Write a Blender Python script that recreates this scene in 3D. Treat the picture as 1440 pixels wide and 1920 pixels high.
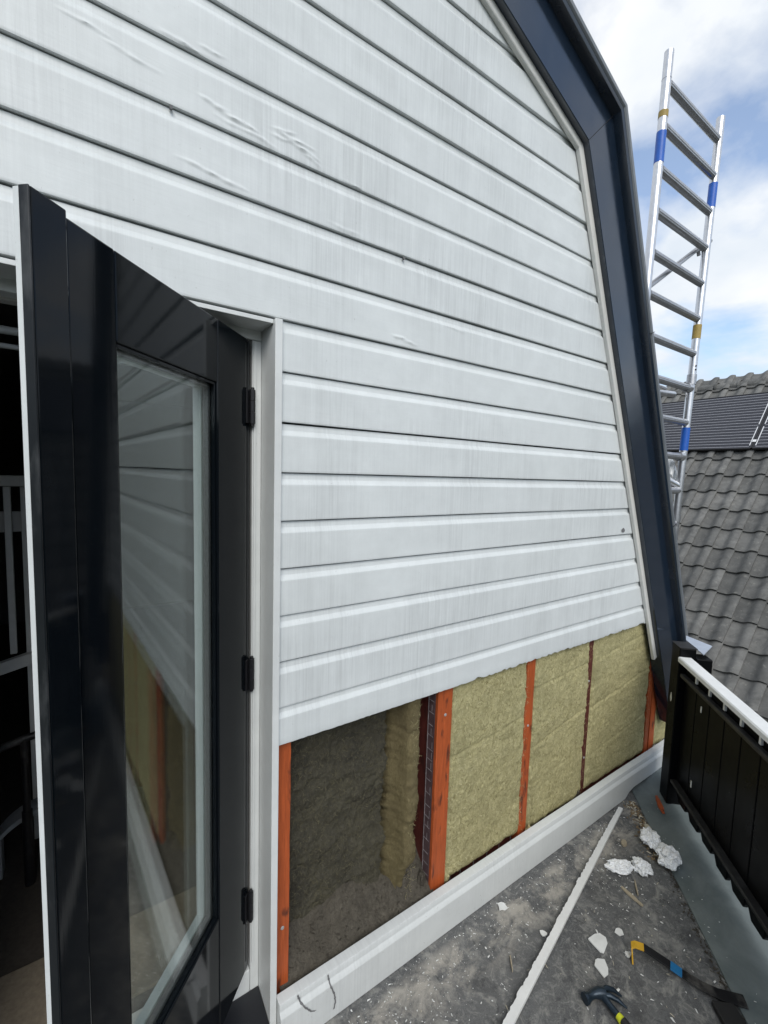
import bpy, bmesh, math, random
from mathutils import Vector, Matrix, noise as mnoise
random.seed(7)
R = math.radians
sc = bpy.context.scene
for o in list(bpy.data.objects): bpy.data.objects.remove(o)
COL = sc.collection

# ---------------------------------------------------------------- camera
def cam_axes(yaw, pit, rol):
    f = Vector((math.sin(yaw)*math.cos(pit), math.cos(yaw)*math.cos(pit), math.sin(pit)))
    r = Vector((math.cos(yaw), -math.sin(yaw), 0)); u = r.cross(f)
    c, s = math.cos(rol), math.sin(rol)
    return r*c+u*s, u*c-r*s, f
r_, u_, f_ = cam_axes(0.595524, -0.0874107, 0.0299354)
cd = bpy.data.cameras.new('camera'); cam = bpy.data.objects.new('camera', cd); COL.objects.link(cam)
cd.sensor_fit = 'HORIZONTAL'; cd.sensor_width = 36; cd.lens = 824.444/1440*36
cd.clip_start = .02; cd.clip_end = 3000
m = Matrix((( r_.x, u_.x, -f_.x, 0), (r_.y, u_.y, -f_.y, -1.114875), (r_.z, u_.z, -f_.z, 1.69), (0, 0, 0, 1)))
cam.matrix_world = m
sc.camera = cam
sc.render.resolution_x, sc.render.resolution_y = 768, 1024

# ---------------------------------------------------------------- sky and sun
SUN_AZ, SUN_EL = Vector((-.30, -.62)), 41          # towards the sun, plan direction and elevation
SKYZ = 20.1
w = bpy.data.worlds.new('World'); sc.world = w; w.use_nodes = True
nt = w.node_tree; N = nt.nodes; L = nt.links; N.clear()
out = N.new('ShaderNodeOutputWorld'); bg = N.new('ShaderNodeBackground'); bg.inputs['Strength'].default_value = .112
sky = N.new('ShaderNodeTexSky'); sky.sky_type = 'NISHITA'; sky.sun_disc = False
sky.sun_elevation = R(SUN_EL); sky.sun_rotation = math.atan2(SUN_AZ.x, SUN_AZ.y); sky.altitude = 0; sky.air_density = 1.0; sky.dust_density = 1.2
tc = N.new('ShaderNodeTexCoord'); sep = N.new('ShaderNodeSeparateXYZ'); L.new(tc.outputs['Generated'], sep.inputs[0])
ab = N.new('ShaderNodeMath'); ab.operation = 'ABSOLUTE'; L.new(sep.outputs['Z'], ab.inputs[0])
ad = N.new('ShaderNodeMath'); ad.operation = 'ADD'; ad.inputs[1].default_value = .32; L.new(ab.outputs[0], ad.inputs[0])
dx = N.new('ShaderNodeMath'); dx.operation = 'DIVIDE'; L.new(sep.outputs['X'], dx.inputs[0]); L.new(ad.outputs[0], dx.inputs[1])
dy = N.new('ShaderNodeMath'); dy.operation = 'DIVIDE'; L.new(sep.outputs['Y'], dy.inputs[0]); L.new(ad.outputs[0], dy.inputs[1])
cb = N.new('ShaderNodeCombineXYZ'); L.new(dx.outputs[0], cb.inputs[0]); L.new(dy.outputs[0], cb.inputs[1]); cb.inputs[2].default_value = SKYZ
n1 = N.new('ShaderNodeTexNoise'); n1.inputs['Scale'].default_value = 2.6; n1.inputs['Detail'].default_value = 8; n1.inputs['Roughness'].default_value = .54; n1.inputs['Distortion'].default_value = .12
L.new(cb.outputs[0], n1.inputs['Vector'])
rp = N.new('ShaderNodeValToRGB'); rp.color_ramp.elements[0].position = .36; rp.color_ramp.elements[1].position = .55; L.new(n1.outputs['Fac'], rp.inputs[0]); rp.color_ramp.elements[0].color = (.16, .16, .16, 1)
n2 = N.new('ShaderNodeTexNoise'); n2.inputs['Scale'].default_value = 3.4; n2.inputs['Detail'].default_value = 7; L.new(cb.outputs[0], n2.inputs['Vector'])
cr = N.new('ShaderNodeValToRGB'); cr.color_ramp.elements[0].position = .3; cr.color_ramp.elements[0].color = (4.5, 5.0, 5.6, 1)
cr.color_ramp.elements[1].position = .66; cr.color_ramp.elements[1].color = (6.2, 6.3, 6.4, 1); L.new(n2.outputs['Fac'], cr.inputs[0])
mx = N.new('ShaderNodeMix'); mx.data_type = 'RGBA'; L.new(rp.outputs[0], mx.inputs['Factor']); gn = N.new('ShaderNodeMix'); gn.data_type = 'RGBA'; gn.blend_type = 'MULTIPLY'; gn.inputs['Factor'].default_value = 1; gn.inputs['B'].default_value = (1.25, 1.32, 1.38, 1); L.new(sky.outputs[0], gn.inputs['A']); L.new(gn.outputs['Result'], mx.inputs['A']); L.new(cr.outputs[0], mx.inputs['B'])
L.new(mx.outputs['Result'], bg.inputs['Color']); L.new(bg.outputs[0], out.inputs[0])
sl = bpy.data.lights.new('sun', 'SUN'); sl.energy = 1.5; sl.angle = R(35); sl.color = (1, .97, .92)
so = bpy.data.objects.new('sun', sl); COL.objects.link(so)
az = SUN_AZ.normalized(); sd = Vector((az.x*math.cos(R(SUN_EL)), az.y*math.cos(R(SUN_EL)), math.sin(R(SUN_EL))))
so.rotation_euler = sd.to_track_quat('Z', 'Y').to_euler(); so.location = (-3, -6, 8)
vs = sc.view_settings; vs.view_transform = 'Standard'; vs.look = 'None'; vs.gamma = 1; vs.use_curve_mapping = False; vs.exposure = 0.57
sc.cycles.max_bounces = 7; sc.cycles.diffuse_bounces = 3; sc.cycles.glossy_bounces = 4; sc.cycles.transparent_max_bounces = 16

# ---------------------------------------------------------------- materials
def newmat(name, rough=.5, spec=.5):
    m = bpy.data.materials.new(name); m.use_nodes = True
    nt = m.node_tree; b = nt.nodes['Principled BSDF']; b.inputs['Roughness'].default_value = rough
    b.inputs['Specular IOR Level'].default_value = spec
    return m, nt, b
def coords(nt, scale=(1, 1, 1), obj=True, rot=(0, 0, 0)):
    t = nt.nodes.new('ShaderNodeTexCoord'); mp = nt.nodes.new('ShaderNodeMapping')
    mp.inputs['Scale'].default_value = scale; mp.inputs['Rotation'].default_value = rot
    nt.links.new(t.outputs['Object'], mp.inputs[0]); return mp.outputs[0]
def noise(nt, vec, scale, detail=4, rough=.5, dist=0):
    n = nt.nodes.new('ShaderNodeTexNoise'); n.inputs['Scale'].default_value = scale; n.inputs['Detail'].default_value = detail
    n.inputs['Roughness'].default_value = rough; n.inputs['Distortion'].default_value = dist
    nt.links.new(vec, n.inputs['Vector']); return n.outputs['Fac']
def ramp(nt, fac, stops):
    r = nt.nodes.new('ShaderNodeValToRGB'); e = r.color_ramp.elements
    while len(e) < len(stops): e.new(.5)
    for el, (p, c) in zip(e, stops):
        el.position = p; el.color = (*c, 1) if isinstance(c, tuple) else (c, c, c, 1)
    nt.links.new(fac, r.inputs[0]); return r.outputs[0]
def mix(nt, fac, a, b, mode='MIX'):
    n = nt.nodes.new('ShaderNodeMix'); n.data_type = 'RGBA'; n.blend_type = mode
    for k, v in (('Factor', fac), ('A', a), ('B', b)):
        if isinstance(v, (int, float)): n.inputs[k].default_value = v if k == 'Factor' else (v, v, v, 1)
        elif isinstance(v, tuple): n.inputs[k].default_value = (*v, 1)
        else: nt.links.new(v, n.inputs[k])
    return n.outputs['Result']
def bump(nt, b, h, strength=.3, dist=.002, prev=None):
    n = nt.nodes.new('ShaderNodeBump'); n.inputs['Strength'].default_value = strength; n.inputs['Distance'].default_value = dist
    nt.links.new(h, n.inputs['Height'])
    if prev: nt.links.new(prev, n.inputs['Normal'])
    nt.links.new(n.outputs[0], b.inputs['Normal']); return n.outputs[0]
def setc(nt, b, c):
    if isinstance(c, tuple): b.inputs['Base Color'].default_value = (*c, 1)
    else: nt.links.new(c, b.inputs['Base Color'])
def objrand(nt):
    return nt.nodes.new('ShaderNodeObjectInfo').outputs['Random']
M = {}
def white_paint(name, base, streak=.30, grime=.5):
    m, nt, b = newmat(name, .42)
    st = noise(nt, coords(nt, (38, 1, 1.7)), 1, 7, .72, .25)
    big = noise(nt, coords(nt, (1, 1, 1)), 2.3, 4)
    st2 = noise(nt, coords(nt, (150, 1, 2.6)), 1, 4, .7, .15)
    sm = mix(nt, 1.0, mix(nt, .5, ramp(nt, st, [(.40, 0), (.70, 1)]), ramp(nt, st2, [(.42, 0), (.70, 1)])), ramp(nt, big, [(.40, 0), (.62, 1)]), 'MULTIPLY')
    c = mix(nt, ramp(nt, noise(nt, coords(nt), 11, 6, .65), [(.3, 0), (.75, 1)]), base, tuple(x*.87 for x in base))
    c = mix(nt, ramp(nt, noise(nt, coords(nt, (.5, 1, 1.6)), 1.7, 6, .65, .4), [(.40, 0), (.70, .5)]), c, (.58, .61, .605))
    c = mix(nt, ramp(nt, sm, [(0, 0), (1, streak*1.6)]), c, (.40, .42, .42))
    spk = noise(nt, coords(nt, (1, 1, .6)), 130, 3, .7)
    c = mix(nt, ramp(nt, spk, [(.67, 0), (.76, grime)]), c, (.33, .33, .31))
    c = mix(nt, objrand(nt), c, mix(nt, .05, c, (.6, .62, .66)))
    setc(nt, b, c)
    g = bump(nt, b, noise(nt, coords(nt, (6, 60, 160)), 1, 6, .6), .22, .0012)
    g = bump(nt, b, noise(nt, coords(nt), 240, 4, .7), .10, .001, g)
    bump(nt, b, noise(nt, coords(nt, (2, 2, 9)), 1.6, 3), .25, .004, g)
    return m
M['white'] = white_paint('white_paint', (.70, .735, .735), .46, .6)
M['white_trim'] = white_paint('white_trim_paint', (.70, .72, .71), .22, .4)
M['skirt'] = white_paint('skirting_paint', (.66, .685, .68), .30, 1.0)
M['cream'] = white_paint('cream_trim_paint', (.72, .71, .67), .3, .7)
def gloss_dark(name, base, rough, wear=.15, dusty=(.22, .23, .24), spec=.5):
    m, nt, b = newmat(name, rough, spec)
    n = noise(nt, coords(nt, (1, 1, .35)), 14, 6, .65)
    c = mix(nt, ramp(nt, n, [(.52, 0), (.80, wear)]), base, dusty); setc(nt, b, c)
    rr = ramp(nt, noise(nt, coords(nt), 9, 4), [(.3, rough*.8), (.75, min(1, rough*1.5))]); nt.links.new(rr, b.inputs['Roughness'])
    g = bump(nt, b, noise(nt, coords(nt, (90, 90, 4)), 1, 5, .6), .05, .0006)
    bump(nt, b, noise(nt, coords(nt), 5, 3), .03, .004, g)
    return m
M['door'] = gloss_dark('door_paint_anthracite', (.004, .0056, .0075), .06, .015, spec=.19)
M['door_worn'] = gloss_dark('door_paint_scuffed', (.006, .008, .010), .35, .5, (.16, .165, .17), spec=.3)
M['barge'] = gloss_dark('barge_paint_navy', (.010, .018, .032), .13, .04, spec=.75)
M['fence'] = gloss_dark('fence_paint_black', (.0035, .0038, .0045), .30, .05, (.04, .04, .042), .08)
M['fence_worn'] = gloss_dark('fence_paint_worn', (.014, .014, .015), .5, .4, (.08, .08, .08))
M['zinc'] = gloss_dark('cap_metal_grey', (.13, .145, .16), .42, .5, (.26, .27, .28))
M['sill'] = gloss_dark('sill_black_stone', (.012, .013, .016), .3, .8, (.2, .2, .19))
def wood_paint(name, base, dark):
    m, nt, b = newmat(name, .55)
    g = noise(nt, coords(nt, (140, 140, 7)), 1, 7, .72, .9)
    k = noise(nt, coords(nt, (26, 26, 9)), 1, 3, .5)
    c = mix(nt, ramp(nt, g, [(.38, 0), (.70, .8)]), base, tuple(x*.45 for x in base))
    c = mix(nt, ramp(nt, noise(nt, coords(nt, (9, 9, 3)), 1, 5, .65), [(.45, 0), (.70, .55)]), c, tuple(x*.6 for x in base))
    c = mix(nt, ramp(nt, k, [(.59, 0), (.68, .85)]), c, dark)
    setc(nt, b, c); bump(nt, b, g, .35, .002); return m
M['orange'] = wood_paint('red_lead_painted_timber', (.47, .098, .025), (.05, .018, .012))
M['maroon'] = wood_paint('maroon_timber', (.115, .026, .020), (.04, .012, .01))
def wool(name, lo, hi, dirt, dirtc):
    m, nt, b = newmat(name, .95, .1)
    f1 = noise(nt, coords(nt, (1, 1, .55), rot=(0, .5, 0)), 70, 6, .75, 1.6)
    f2 = noise(nt, coords(nt), 5.5, 7, .68, .5)
    c = mix(nt, ramp(nt, f1, [(.30, 0), (.72, 1)]), lo, hi)
    c = mix(nt, ramp(nt, f2, [(.42, 0), (.66, .75)]), c, tuple(.5*(x+y)*.66 for x, y in zip(lo, hi)))
    c = mix(nt, ramp(nt, noise(nt, coords(nt), 34, 5, .7, 1.0), [(.56, 0), (.70, .6)]), c, tuple(x*.85 for x in lo))
    c = mix(nt, ramp(nt, noise(nt, coords(nt), 5.5, 5, .6), [(.30, dirt), (.70, dirt*.35)]), c, dirtc)
    setc(nt, b, c)
    f3 = noise(nt, coords(nt, (1, 1, 3.5), rot=(0, .9, 0)), 90, 5, .75, 1.2)
    g = bump(nt, b, f1, 1.0, .009); g = bump(nt, b, f3, .7, .006, g); bump(nt, b, noise(nt, coords(nt), 30, 6, .8), .4, .008, g)
    return m
M['wool'] = wool('mineral_wool', (.34, .305, .135), (.86, .80, .46), .30, (.25, .215, .11))
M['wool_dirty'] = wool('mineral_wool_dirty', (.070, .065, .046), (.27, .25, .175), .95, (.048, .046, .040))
M['wool_side'] = wool('mineral_wool_edge', (.17, .14, .065), (.40, .34, .18), .55, (.10, .08, .05))
M['dust'] = wool('dust_and_grit', (.07, .062, .050), (.20, .18, .145), .6, (.05, .044, .037))
M['wool_grit'] = wool('grit_on_wool', (.08, .072, .058), (.26, .235, .19), .6, (.06, .054, .044))
def terrace_mat():
    m, nt, b = newmat('bitumen_roofing', .8, .35)
    big = noise(nt, coords(nt), 2.6, 6, .62, .5); mid = noise(nt, coords(nt), 11, 6, .7, .8); fine = noise(nt, coords(nt), 240, 3, .7)
    c = mix(nt, ramp(nt, fine, [(.35, 0), (.7, 1)]), (.052, .054, .056), (.125, .127, .127))
    c = mix(nt, ramp(nt, big, [(.36, 0), (.62, .5)]), c, (.15, .152, .150))
    c = mix(nt, ramp(nt, noise(nt, coords(nt), 38, 6, .75, 1.2), [(.50, 0), (.66, .7)]), c, (.26, .26, .245))
    c = mix(nt, ramp(nt, noise(nt, coords(nt), 24, 5, .7, .6), [(.55, 0), (.68, .75)]), c, (.045, .046, .048))
    c = mix(nt, ramp(nt, mid, [(.54, 0), (.68, .8)]), c, (.30, .295, .27))
    scr = noise(nt, coords(nt, (9, 60, 1), rot=(0, 0, .75)), 1, 5, .7, .3)
    c = mix(nt, ramp(nt, scr, [(.62, 0), (.74, .5)]), c, (.33, .33, .31))
    dk = noise(nt, coords(nt), 5.2, 5, .6); c = mix(nt, ramp(nt, dk, [(.58, 0), (.72, .75)]), c, (.035, .035, .037))
    # trail of plaster dust lying in front of the wall
    sp = nt.nodes.new('ShaderNodeSeparateXYZ'); t = nt.nodes.new('ShaderNodeTexCoord'); nt.links.new(t.outputs['Object'], sp.inputs[0])
    def band(sock, lo, l2, h2, hi):
        return ramp(nt, sock, [(0, 0)]) if False else sock
    mr = nt.nodes.new('ShaderNodeMapRange'); mr.inputs['From Min'].default_value = -.24; mr.inputs['From Max'].default_value = -.05; nt.links.new(sp.outputs['Y'], mr.inputs['Value'])
    trail = mix(nt, 1.0, ramp(nt, mr.outputs[0], [(0, 0), (.35, .75), (.75, 1), (.95, .0)]), ramp(nt, noise(nt, coords(nt, (1, 1.4, 1)), 6.5, 7, .74, .5), [(.45, 0), (.60, 1)]), 'MULTIPLY')
    c = mix(nt, trail, c, (.36, .34, .30))
    sm = noise(nt, coords(nt, (1, 1, 1), rot=(0, 0, .6)), 4.2, 8, .72, .6); c = mix(nt, ramp(nt, sm, [(.57, 0), (.68, .6)]), c, (.30, .295, .27))
    setc(nt, b, c)
    g = bump(nt, b, fine, .55, .002); g = bump(nt, b, mid, .5, .006, g); bump(nt, b, big, .4, .02, g)
    nt.links.new(ramp(nt, dk, [(.45, .85), (.75, .5)]), b.inputs['Roughness'])
    return m
M['terrace'] = terrace_mat()
def kerb_mat():
    m, nt, b = newmat('kerb_membrane_grey_green', .55, .4)
    c = mix(nt, ramp(nt, noise(nt, coords(nt), 6, 6, .65, .4), [(.35, 0), (.7, 1)]), (.105, .128, .130), (.185, .212, .212))
    c = mix(nt, ramp(nt, noise(nt, coords(nt), 60, 5, .75), [(.62, 0), (.78, .4)]), c, (.24, .25, .25)); setc(nt, b, c)
    g = bump(nt, b, noise(nt, coords(nt), 300, 3), .3, .001); bump(nt, b, noise(nt, coords(nt), 7, 4), .3, .008, g)
    return m
M['kerb'] = kerb_mat()
def tile_mat():
    m, nt, b = newmat('concrete_roof_tile', .85, .25)
    r = objrand(nt)
    c = mix(nt, r, (.125, .126, .122), (.205, .204, .195))
    t = nt.nodes.new('ShaderNodeTexCoord'); mp = nt.nodes.new('ShaderNodeMapping'); nt.links.new(t.outputs['Object'], mp.inputs[0])
    vm = nt.nodes.new('ShaderNodeVectorMath'); vm.operation = 'ADD'; sc_ = nt.nodes.new('ShaderNodeMath'); sc_.operation = 'MULTIPLY'; sc_.inputs[1].default_value = 53
    nt.links.new(r, sc_.inputs[0]); nt.links.new(mp.outputs[0], vm.inputs[0]); nt.links.new(sc_.outputs[0], vm.inputs[1]); v = vm.outputs[0]
    c = mix(nt, ramp(nt, noise(nt, v, 7, 6, .7, .5), [(.36, 0), (.72, .7)]), c, (.055, .056, .055))
    c = mix(nt, ramp(nt, noise(nt, v, 16, 5, .7), [(.58, 0), (.74, .6)]), c, (.30, .295, .265))
    c = mix(nt, ramp(nt, noise(nt, v, 60, 3, .7), [(.68, 0), (.74, .8)]), c, (.03, .03, .03))
    setc(nt, b, c); bump(nt, b, noise(nt, v, 90, 4, .7), .4, .004); return m
M['tile'] = tile_mat()
def plain(name, col, rough=.6, metal=0, var=.12, scale=20, spec=.5):
    m, nt, b = newmat(name, rough, spec); b.inputs['Metallic'].default_value = metal
    setc(nt, b, mix(nt, ramp(nt, noise(nt, coords(nt), scale, 5, .65), [(.3, 0), (.75, 1)]), col, tuple(x*(1-var) for x in col)))
    bump(nt, b, noise(nt, coords(nt), scale*6, 3), .1, .001); return m
M['alu'] = plain('scaffold_aluminium', (.66, .67, .69), .30, .9, .22, 30)
M['alu_rung'] = plain('ribbed_aluminium_rung', (.50, .51, .53), .38, .85, .3, 40)
M['blue_tape'] = plain('blue_tape', (.012, .11, .50), .45, 0, .2)
M['yellow_tape'] = plain('ochre_tape', (.40, .29, .075), .6, 0, .35)
M['spacer'] = plain('glazing_spacer', (.22, .22, .22), .45, .5, .5, 300)
M['hinge'] = plain('hinge_black', (.010, .010, .012), .35)
M['paper'] = plain('crumpled_wrapping', (.80, .83, .84), .40, 0, .12, 40)
def paper_mat():
    m, nt, b = newmat('crumpled_wrapping', .35); v = nt.nodes.new('ShaderNodeTexVoronoi'); v.inputs['Scale'].default_value = 75; v.feature = 'F1'
    nt.links.new(mix(nt, .25, coords(nt), nt_noise_col(nt)), v.inputs['Vector']); setc(nt, b, mix(nt, ramp(nt, noise(nt, coords(nt), 45, 5), [(.35, 0), (.7, 1)]), (.90, .91, .91), (.78, .81, .83)))
    g = bump(nt, b, v.outputs['Distance'], .45, .010); bump(nt, b, noise(nt, coords(nt), 130, 4), .4, .004, g); return m
def nt_noise_col(nt):
    n = nt.nodes.new('ShaderNodeTexNoise'); n.inputs['Scale'].default_value = 9; nt.links.new(coords(nt), n.inputs['Vector']); return n.outputs['Color']
M['paper'] = paper_mat()
M['flake'] = plain('paint_flake_white', (.70, .71, .69), .6, 0, .15)
M['strip'] = plain('white_cut_strip', (.74, .75, .74), .55, 0, .12)
M['pale_wood'] = plain('pale_splintered_wood', (.42, .36, .26), .8, 0, .4, 60)
M['leaf'] = plain('dry_litter', (.26, .19, .11), .9, 0, .6, 60)
M['lead'] = plain('pale_blue_flashing', (.42, .47, .55), .5, .1, .12)
M['raw'] = plain('raw_wood_chip', (.50, .46, .36), .8)
M['pv'] = plain('solar_glass', (.017, .018, .028), .18, 0, .3)
M['pv_frame'] = plain('solar_frame_black', (.02, .02, .022), .4)
M['pv_line'] = plain('solar_line', (.36, .37, .40), .5)
M['pv_white'] = plain('solar_edge_white', (.72, .73, .74), .5)
M['yellow'] = plain('tool_yellow', (.66, .38, .025), .4, 0, .3)
M['black_steel'] = gloss_dark('tool_black', (.009, .009, .010), .38, .7, (.20, .19, .17))
M['tool_blue'] = plain('tool_blue', (.018, .15, .34), .4)
M['hammer_steel'] = plain('hammer_dark_steel', (.028, .045, .065), .36, .5, .4, 50)
M['lime'] = plain('hammer_grip_lime', (.62, .66, .03), .45)
M['rubber'] = plain('black_rubber', (.012, .012, .012), .7)
M['foil'] = plain('mauve_foil', (.115, .075, .080), .45, 0, .5, 50)
M['foil_line'] = plain('pale_foil_print', (.36, .33, .34), .6, 0, .7, 60)
M['crack'] = plain('grey_crack_filler', (.15, .15, .155), .9)
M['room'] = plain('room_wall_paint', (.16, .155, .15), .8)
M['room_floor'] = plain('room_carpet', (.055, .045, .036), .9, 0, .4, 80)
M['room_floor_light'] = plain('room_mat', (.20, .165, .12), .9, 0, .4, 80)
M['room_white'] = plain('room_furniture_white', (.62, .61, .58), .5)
M['grey_plastic'] = plain('grey_plastic', (.34, .35, .35), .5)
M['brick'] = plain('neighbour_brick', (.24, .13, .09), .85)
M['ground'] = plain('garden_ground', (.09, .10, .07), .9, 0, .4, 3)
M['foliage'] = plain('far_foliage', (.045, .06, .03), .9, 0, .5, .8)
M['strand_pale'] = plain('wool_strand_pale', (.74, .69, .42), .9, 0, .3, 60, .1)
M['strand_dark'] = plain('wool_strand_dark', (.24, .205, .085), .9, 0, .5, 60, .1)
M['strand_grime'] = plain('wool_strand_grime', (.17, .155, .10), .9, 0, .7, 40, .1)
M['dark_back'] = plain('dark_backing', (.02, .02, .02), .9)
M['backing'] = plain('roof_dark_felt', (.05, .05, .052), .9)
def glass_mat():
    m = bpy.data.materials.new('door_glass'); m.use_nodes = True; nt = m.node_tree; nt.nodes.clear()
    o = nt.nodes.new('ShaderNodeOutputMaterial'); mxs = nt.nodes.new('ShaderNodeMixShader'); fr = nt.nodes.new('ShaderNodeFresnel'); fr.inputs['IOR'].default_value = 1.52
    ge = nt.nodes.new('ShaderNodeNewGeometry'); mm = nt.nodes.new('ShaderNodeMapRange'); mm.inputs['To Min'].default_value = 1.43; mm.inputs['To Max'].default_value = 1/1.43
    nt.links.new(ge.outputs['Backfacing'], mm.inputs['Value']); nt.links.new(mm.outputs[0], fr.inputs['IOR'])
    t = nt.nodes.new('ShaderNodeBsdfTransparent'); t.inputs[0].default_value = (.95, .97, .96, 1)
    g = nt.nodes.new('ShaderNodeBsdfGlossy'); g.inputs['Roughness'].default_value = 0; g.inputs[0].default_value = (.95, .97, .97, 1)
    nt.links.new(fr.outputs[0], mxs.inputs[0]); nt.links.new(t.outputs[0], mxs.inputs[1]); nt.links.new(g.outputs[0], mxs.inputs[2]); nt.links.new(mxs.outputs[0], o.inputs[0])
    return m
M['glass'] = glass_mat()

# ---------------------------------------------------------------- helpers
class MB:
    def __init__(s): s.v = []; s.f = []
    def add(s, vs, fs):
        k = len(s.v); s.v += [tuple(v) for v in vs]; s.f += [tuple(k+i for i in f) for f in fs]; return s
    def obox(s, O, ax, rg):                      # origin, three axes, three ranges
        O = Vector(O); A = [Vector(a) for a in ax]; vs = []
        for c in rg[2]:
            for b in rg[1]:
                for a in rg[0]: vs.append(O+A[0]*a+A[1]*b+A[2]*c)
        return s.add(vs, [(0, 2, 3, 1), (4, 5, 7, 6), (0, 1, 5, 4), (2, 6, 7, 3), (0, 4, 6, 2), (1, 3, 7, 5)])
    def box(s, x0, x1, y0, y1, z0, z1):
        return s.obox((0, 0, 0), ((1, 0, 0), (0, 1, 0), (0, 0, 1)), ((x0, x1), (y0, y1), (z0, z1)))
    def tube(s, p0, p1, r0, r1=None, n=14, caps=True):
        p0, p1 = Vector(p0), Vector(p1); r1 = r0 if r1 is None else r1
        d = (p1-p0).normalized(); a = d.orthogonal().normalized(); b = d.cross(a); vs = []
        for p, r in ((p0, r0), (p1, r1)):
            for i in range(n):
                t = 2*math.pi*i/n; vs.append(p+(a*math.cos(t)+b*math.sin(t))*r)
        fs = [(i, (i+1) % n, n+(i+1) % n, n+i) for i in range(n)]
        if caps: fs += [tuple(range(n-1, -1, -1)), tuple(range(n, 2*n))]
        return s.add(vs, fs)
    def path(s, pts, r, n=10):                   # round tube along a polyline
        pts = [Vector(p) for p in pts]; vs = []; up = Vector((0, 0, 1))
        for i, p in enumerate(pts):
            d = (pts[min(i+1, len(pts)-1)]-pts[max(i-1, 0)]).normalized()
            a = d.cross(up); a = a.normalized() if a.length > 1e-4 else Vector((1, 0, 0)); b = a.cross(d)
            rr = r[i] if isinstance(r, (list, tuple)) else r
            for k in range(n):
                t = 2*math.pi*k/n; vs.append(p+(a*math.cos(t)+b*math.sin(t))*rr)
        fs = []
        for i in range(len(pts)-1):
            for k in range(n): fs.append((i*n+k, i*n+(k+1) % n, (i+1)*n+(k+1) % n, (i+1)*n+k))
        fs += [tuple(range(n-1, -1, -1)), tuple(range((len(pts)-1)*n, len(pts)*n))]
        return s.add(vs, fs)
    def stations(s, rings, closed=True, caps=True):   # loft equal rings of points
        n = len(rings[0]); vs = [v for r in rings for v in r]; fs = []
        for i in range(len(rings)-1):
            for k in range(n if closed else n-1):
                k2 = (k+1) % n; fs.append((i*n+k, (i+1)*n+k, (i+1)*n+k2, i*n+k2))
        if caps: fs += [tuple(range(n)), tuple(range((len(rings))*n-1, (len(rings)-1)*n-1, -1))]
        return s.add(vs, fs)
    def build(s, name, mat, parent=None, bevel=0, smooth=False, seg=2, fix=True):
        me = bpy.data.meshes.new(name); me.from_pydata([tuple(v) for v in s.v], [], s.f)
        if bevel or fix:
            bm = bmesh.new(); bm.from_mesh(me)
            bmesh.ops.recalc_face_normals(bm, faces=bm.faces)
            if bevel: bmesh.ops.bevel(bm, geom=[e for e in bm.edges if len(e.link_faces) == 2 and e.calc_face_angle(0) > .5], offset=bevel, segments=seg, affect='EDGES', profile=.5, clamp_overlap=True)
            bm.to_mesh(me); bm.free()
        if smooth:
            me.shade_smooth() if hasattr(me, 'shade_smooth') else None
            try: me.set_sharp_from_angle(angle=R(40))
            except Exception: pass
        me.materials.append(M[mat] if isinstance(mat, str) else mat)
        o = bpy.data.objects.new(name, me); COL.objects.link(o)
        if parent: o.parent = parent
        return o
def empty(name, loc=(0, 0, 0), parent=None):
    o = bpy.data.objects.new(name, None); COL.objects.link(o); o.location = loc; o.empty_display_size = .1
    if parent: o.parent = parent
    return o
def tag(o, label=None, cat=None, group=None, kind=None):
    if label: o['label'] = label
    if cat: o['category'] = cat
    if group: o['group'] = group
    if kind: o['kind'] = kind
    return o
def nz(x, y, z, s=1): return mnoise.noise(Vector((x*s, y*s, z*s)))
def fbm(x, y, z, s=1): return mnoise.fractal(Vector((x*s, y*s, z*s)), 1.0, 2.1, 5)

# ================================================================ SETTING
GZ = -2.9
tag(MB().add([(-600, -600, GZ), (600, -600, GZ), (600, 600, GZ), (-600, 600, GZ)], [(0, 1, 2, 3)]).build('ground', 'ground'), kind='structure')

mb = MB(); rings = []
for i in range(121):
    az_ = R(100+225*i/120); rr = 24+3*nz(i*.21, 4, 4); hh = 4.2+2.6*nz(i*.33, 1, 7)+1.2*nz(i*1.3, 2, 2)
    d_ = Vector((math.sin(az_), math.cos(az_), 0)); rings.append([tuple(d_*(rr-1.5)+UP*GZ) for UP in (Vector((0, 0, 1)),)]+[tuple(d_*(rr-1.2+.8*nz(i, k, 3))+Vector((0, 0, GZ+(hh+3)*k/4))) for k in (1, 2, 3)]+[tuple(d_*(rr+.5)+Vector((0, 0, GZ+hh+3))), tuple(d_*(rr+3)+Vector((0, 0, GZ)))])
tag(mb.stations(rings).build('tree_line', 'foliage'), 'dark line of trees across the gardens behind the viewer', 'trees', kind='stuff')
# fence frame: F inner front foot of the post, FD along the fence towards the wall, FE outwards
F0 = Vector((2.44, -.19, 0)); FD = Vector((.717, .697, 0)).normalized(); FE = Vector((.697, -.717, 0)).normalized(); UZ = Vector((0, 0, 1))
def fp(t, e, z): return F0+FD*t+FE*e+UZ*z
# flat roof terrace (one solid with a finely divided top)
A, B_, C_, D_ = Vector((-2.6, .10, 0)), fp(.42, .10, 0), fp(-3.2, .10, 0), Vector((-2.6, -2.5, 0))
mb = MB(); mb.add([A, B_, C_, D_, A+UZ*GZ, B_+UZ*GZ, C_+UZ*GZ, D_+UZ*GZ], [(0, 3, 2, 1), (0, 1, 5, 4), (1, 2, 6, 5), (2, 3, 7, 6), (3, 0, 4, 7)])
tag(mb.build('terrace', 'terrace'), kind='structure')
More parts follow.
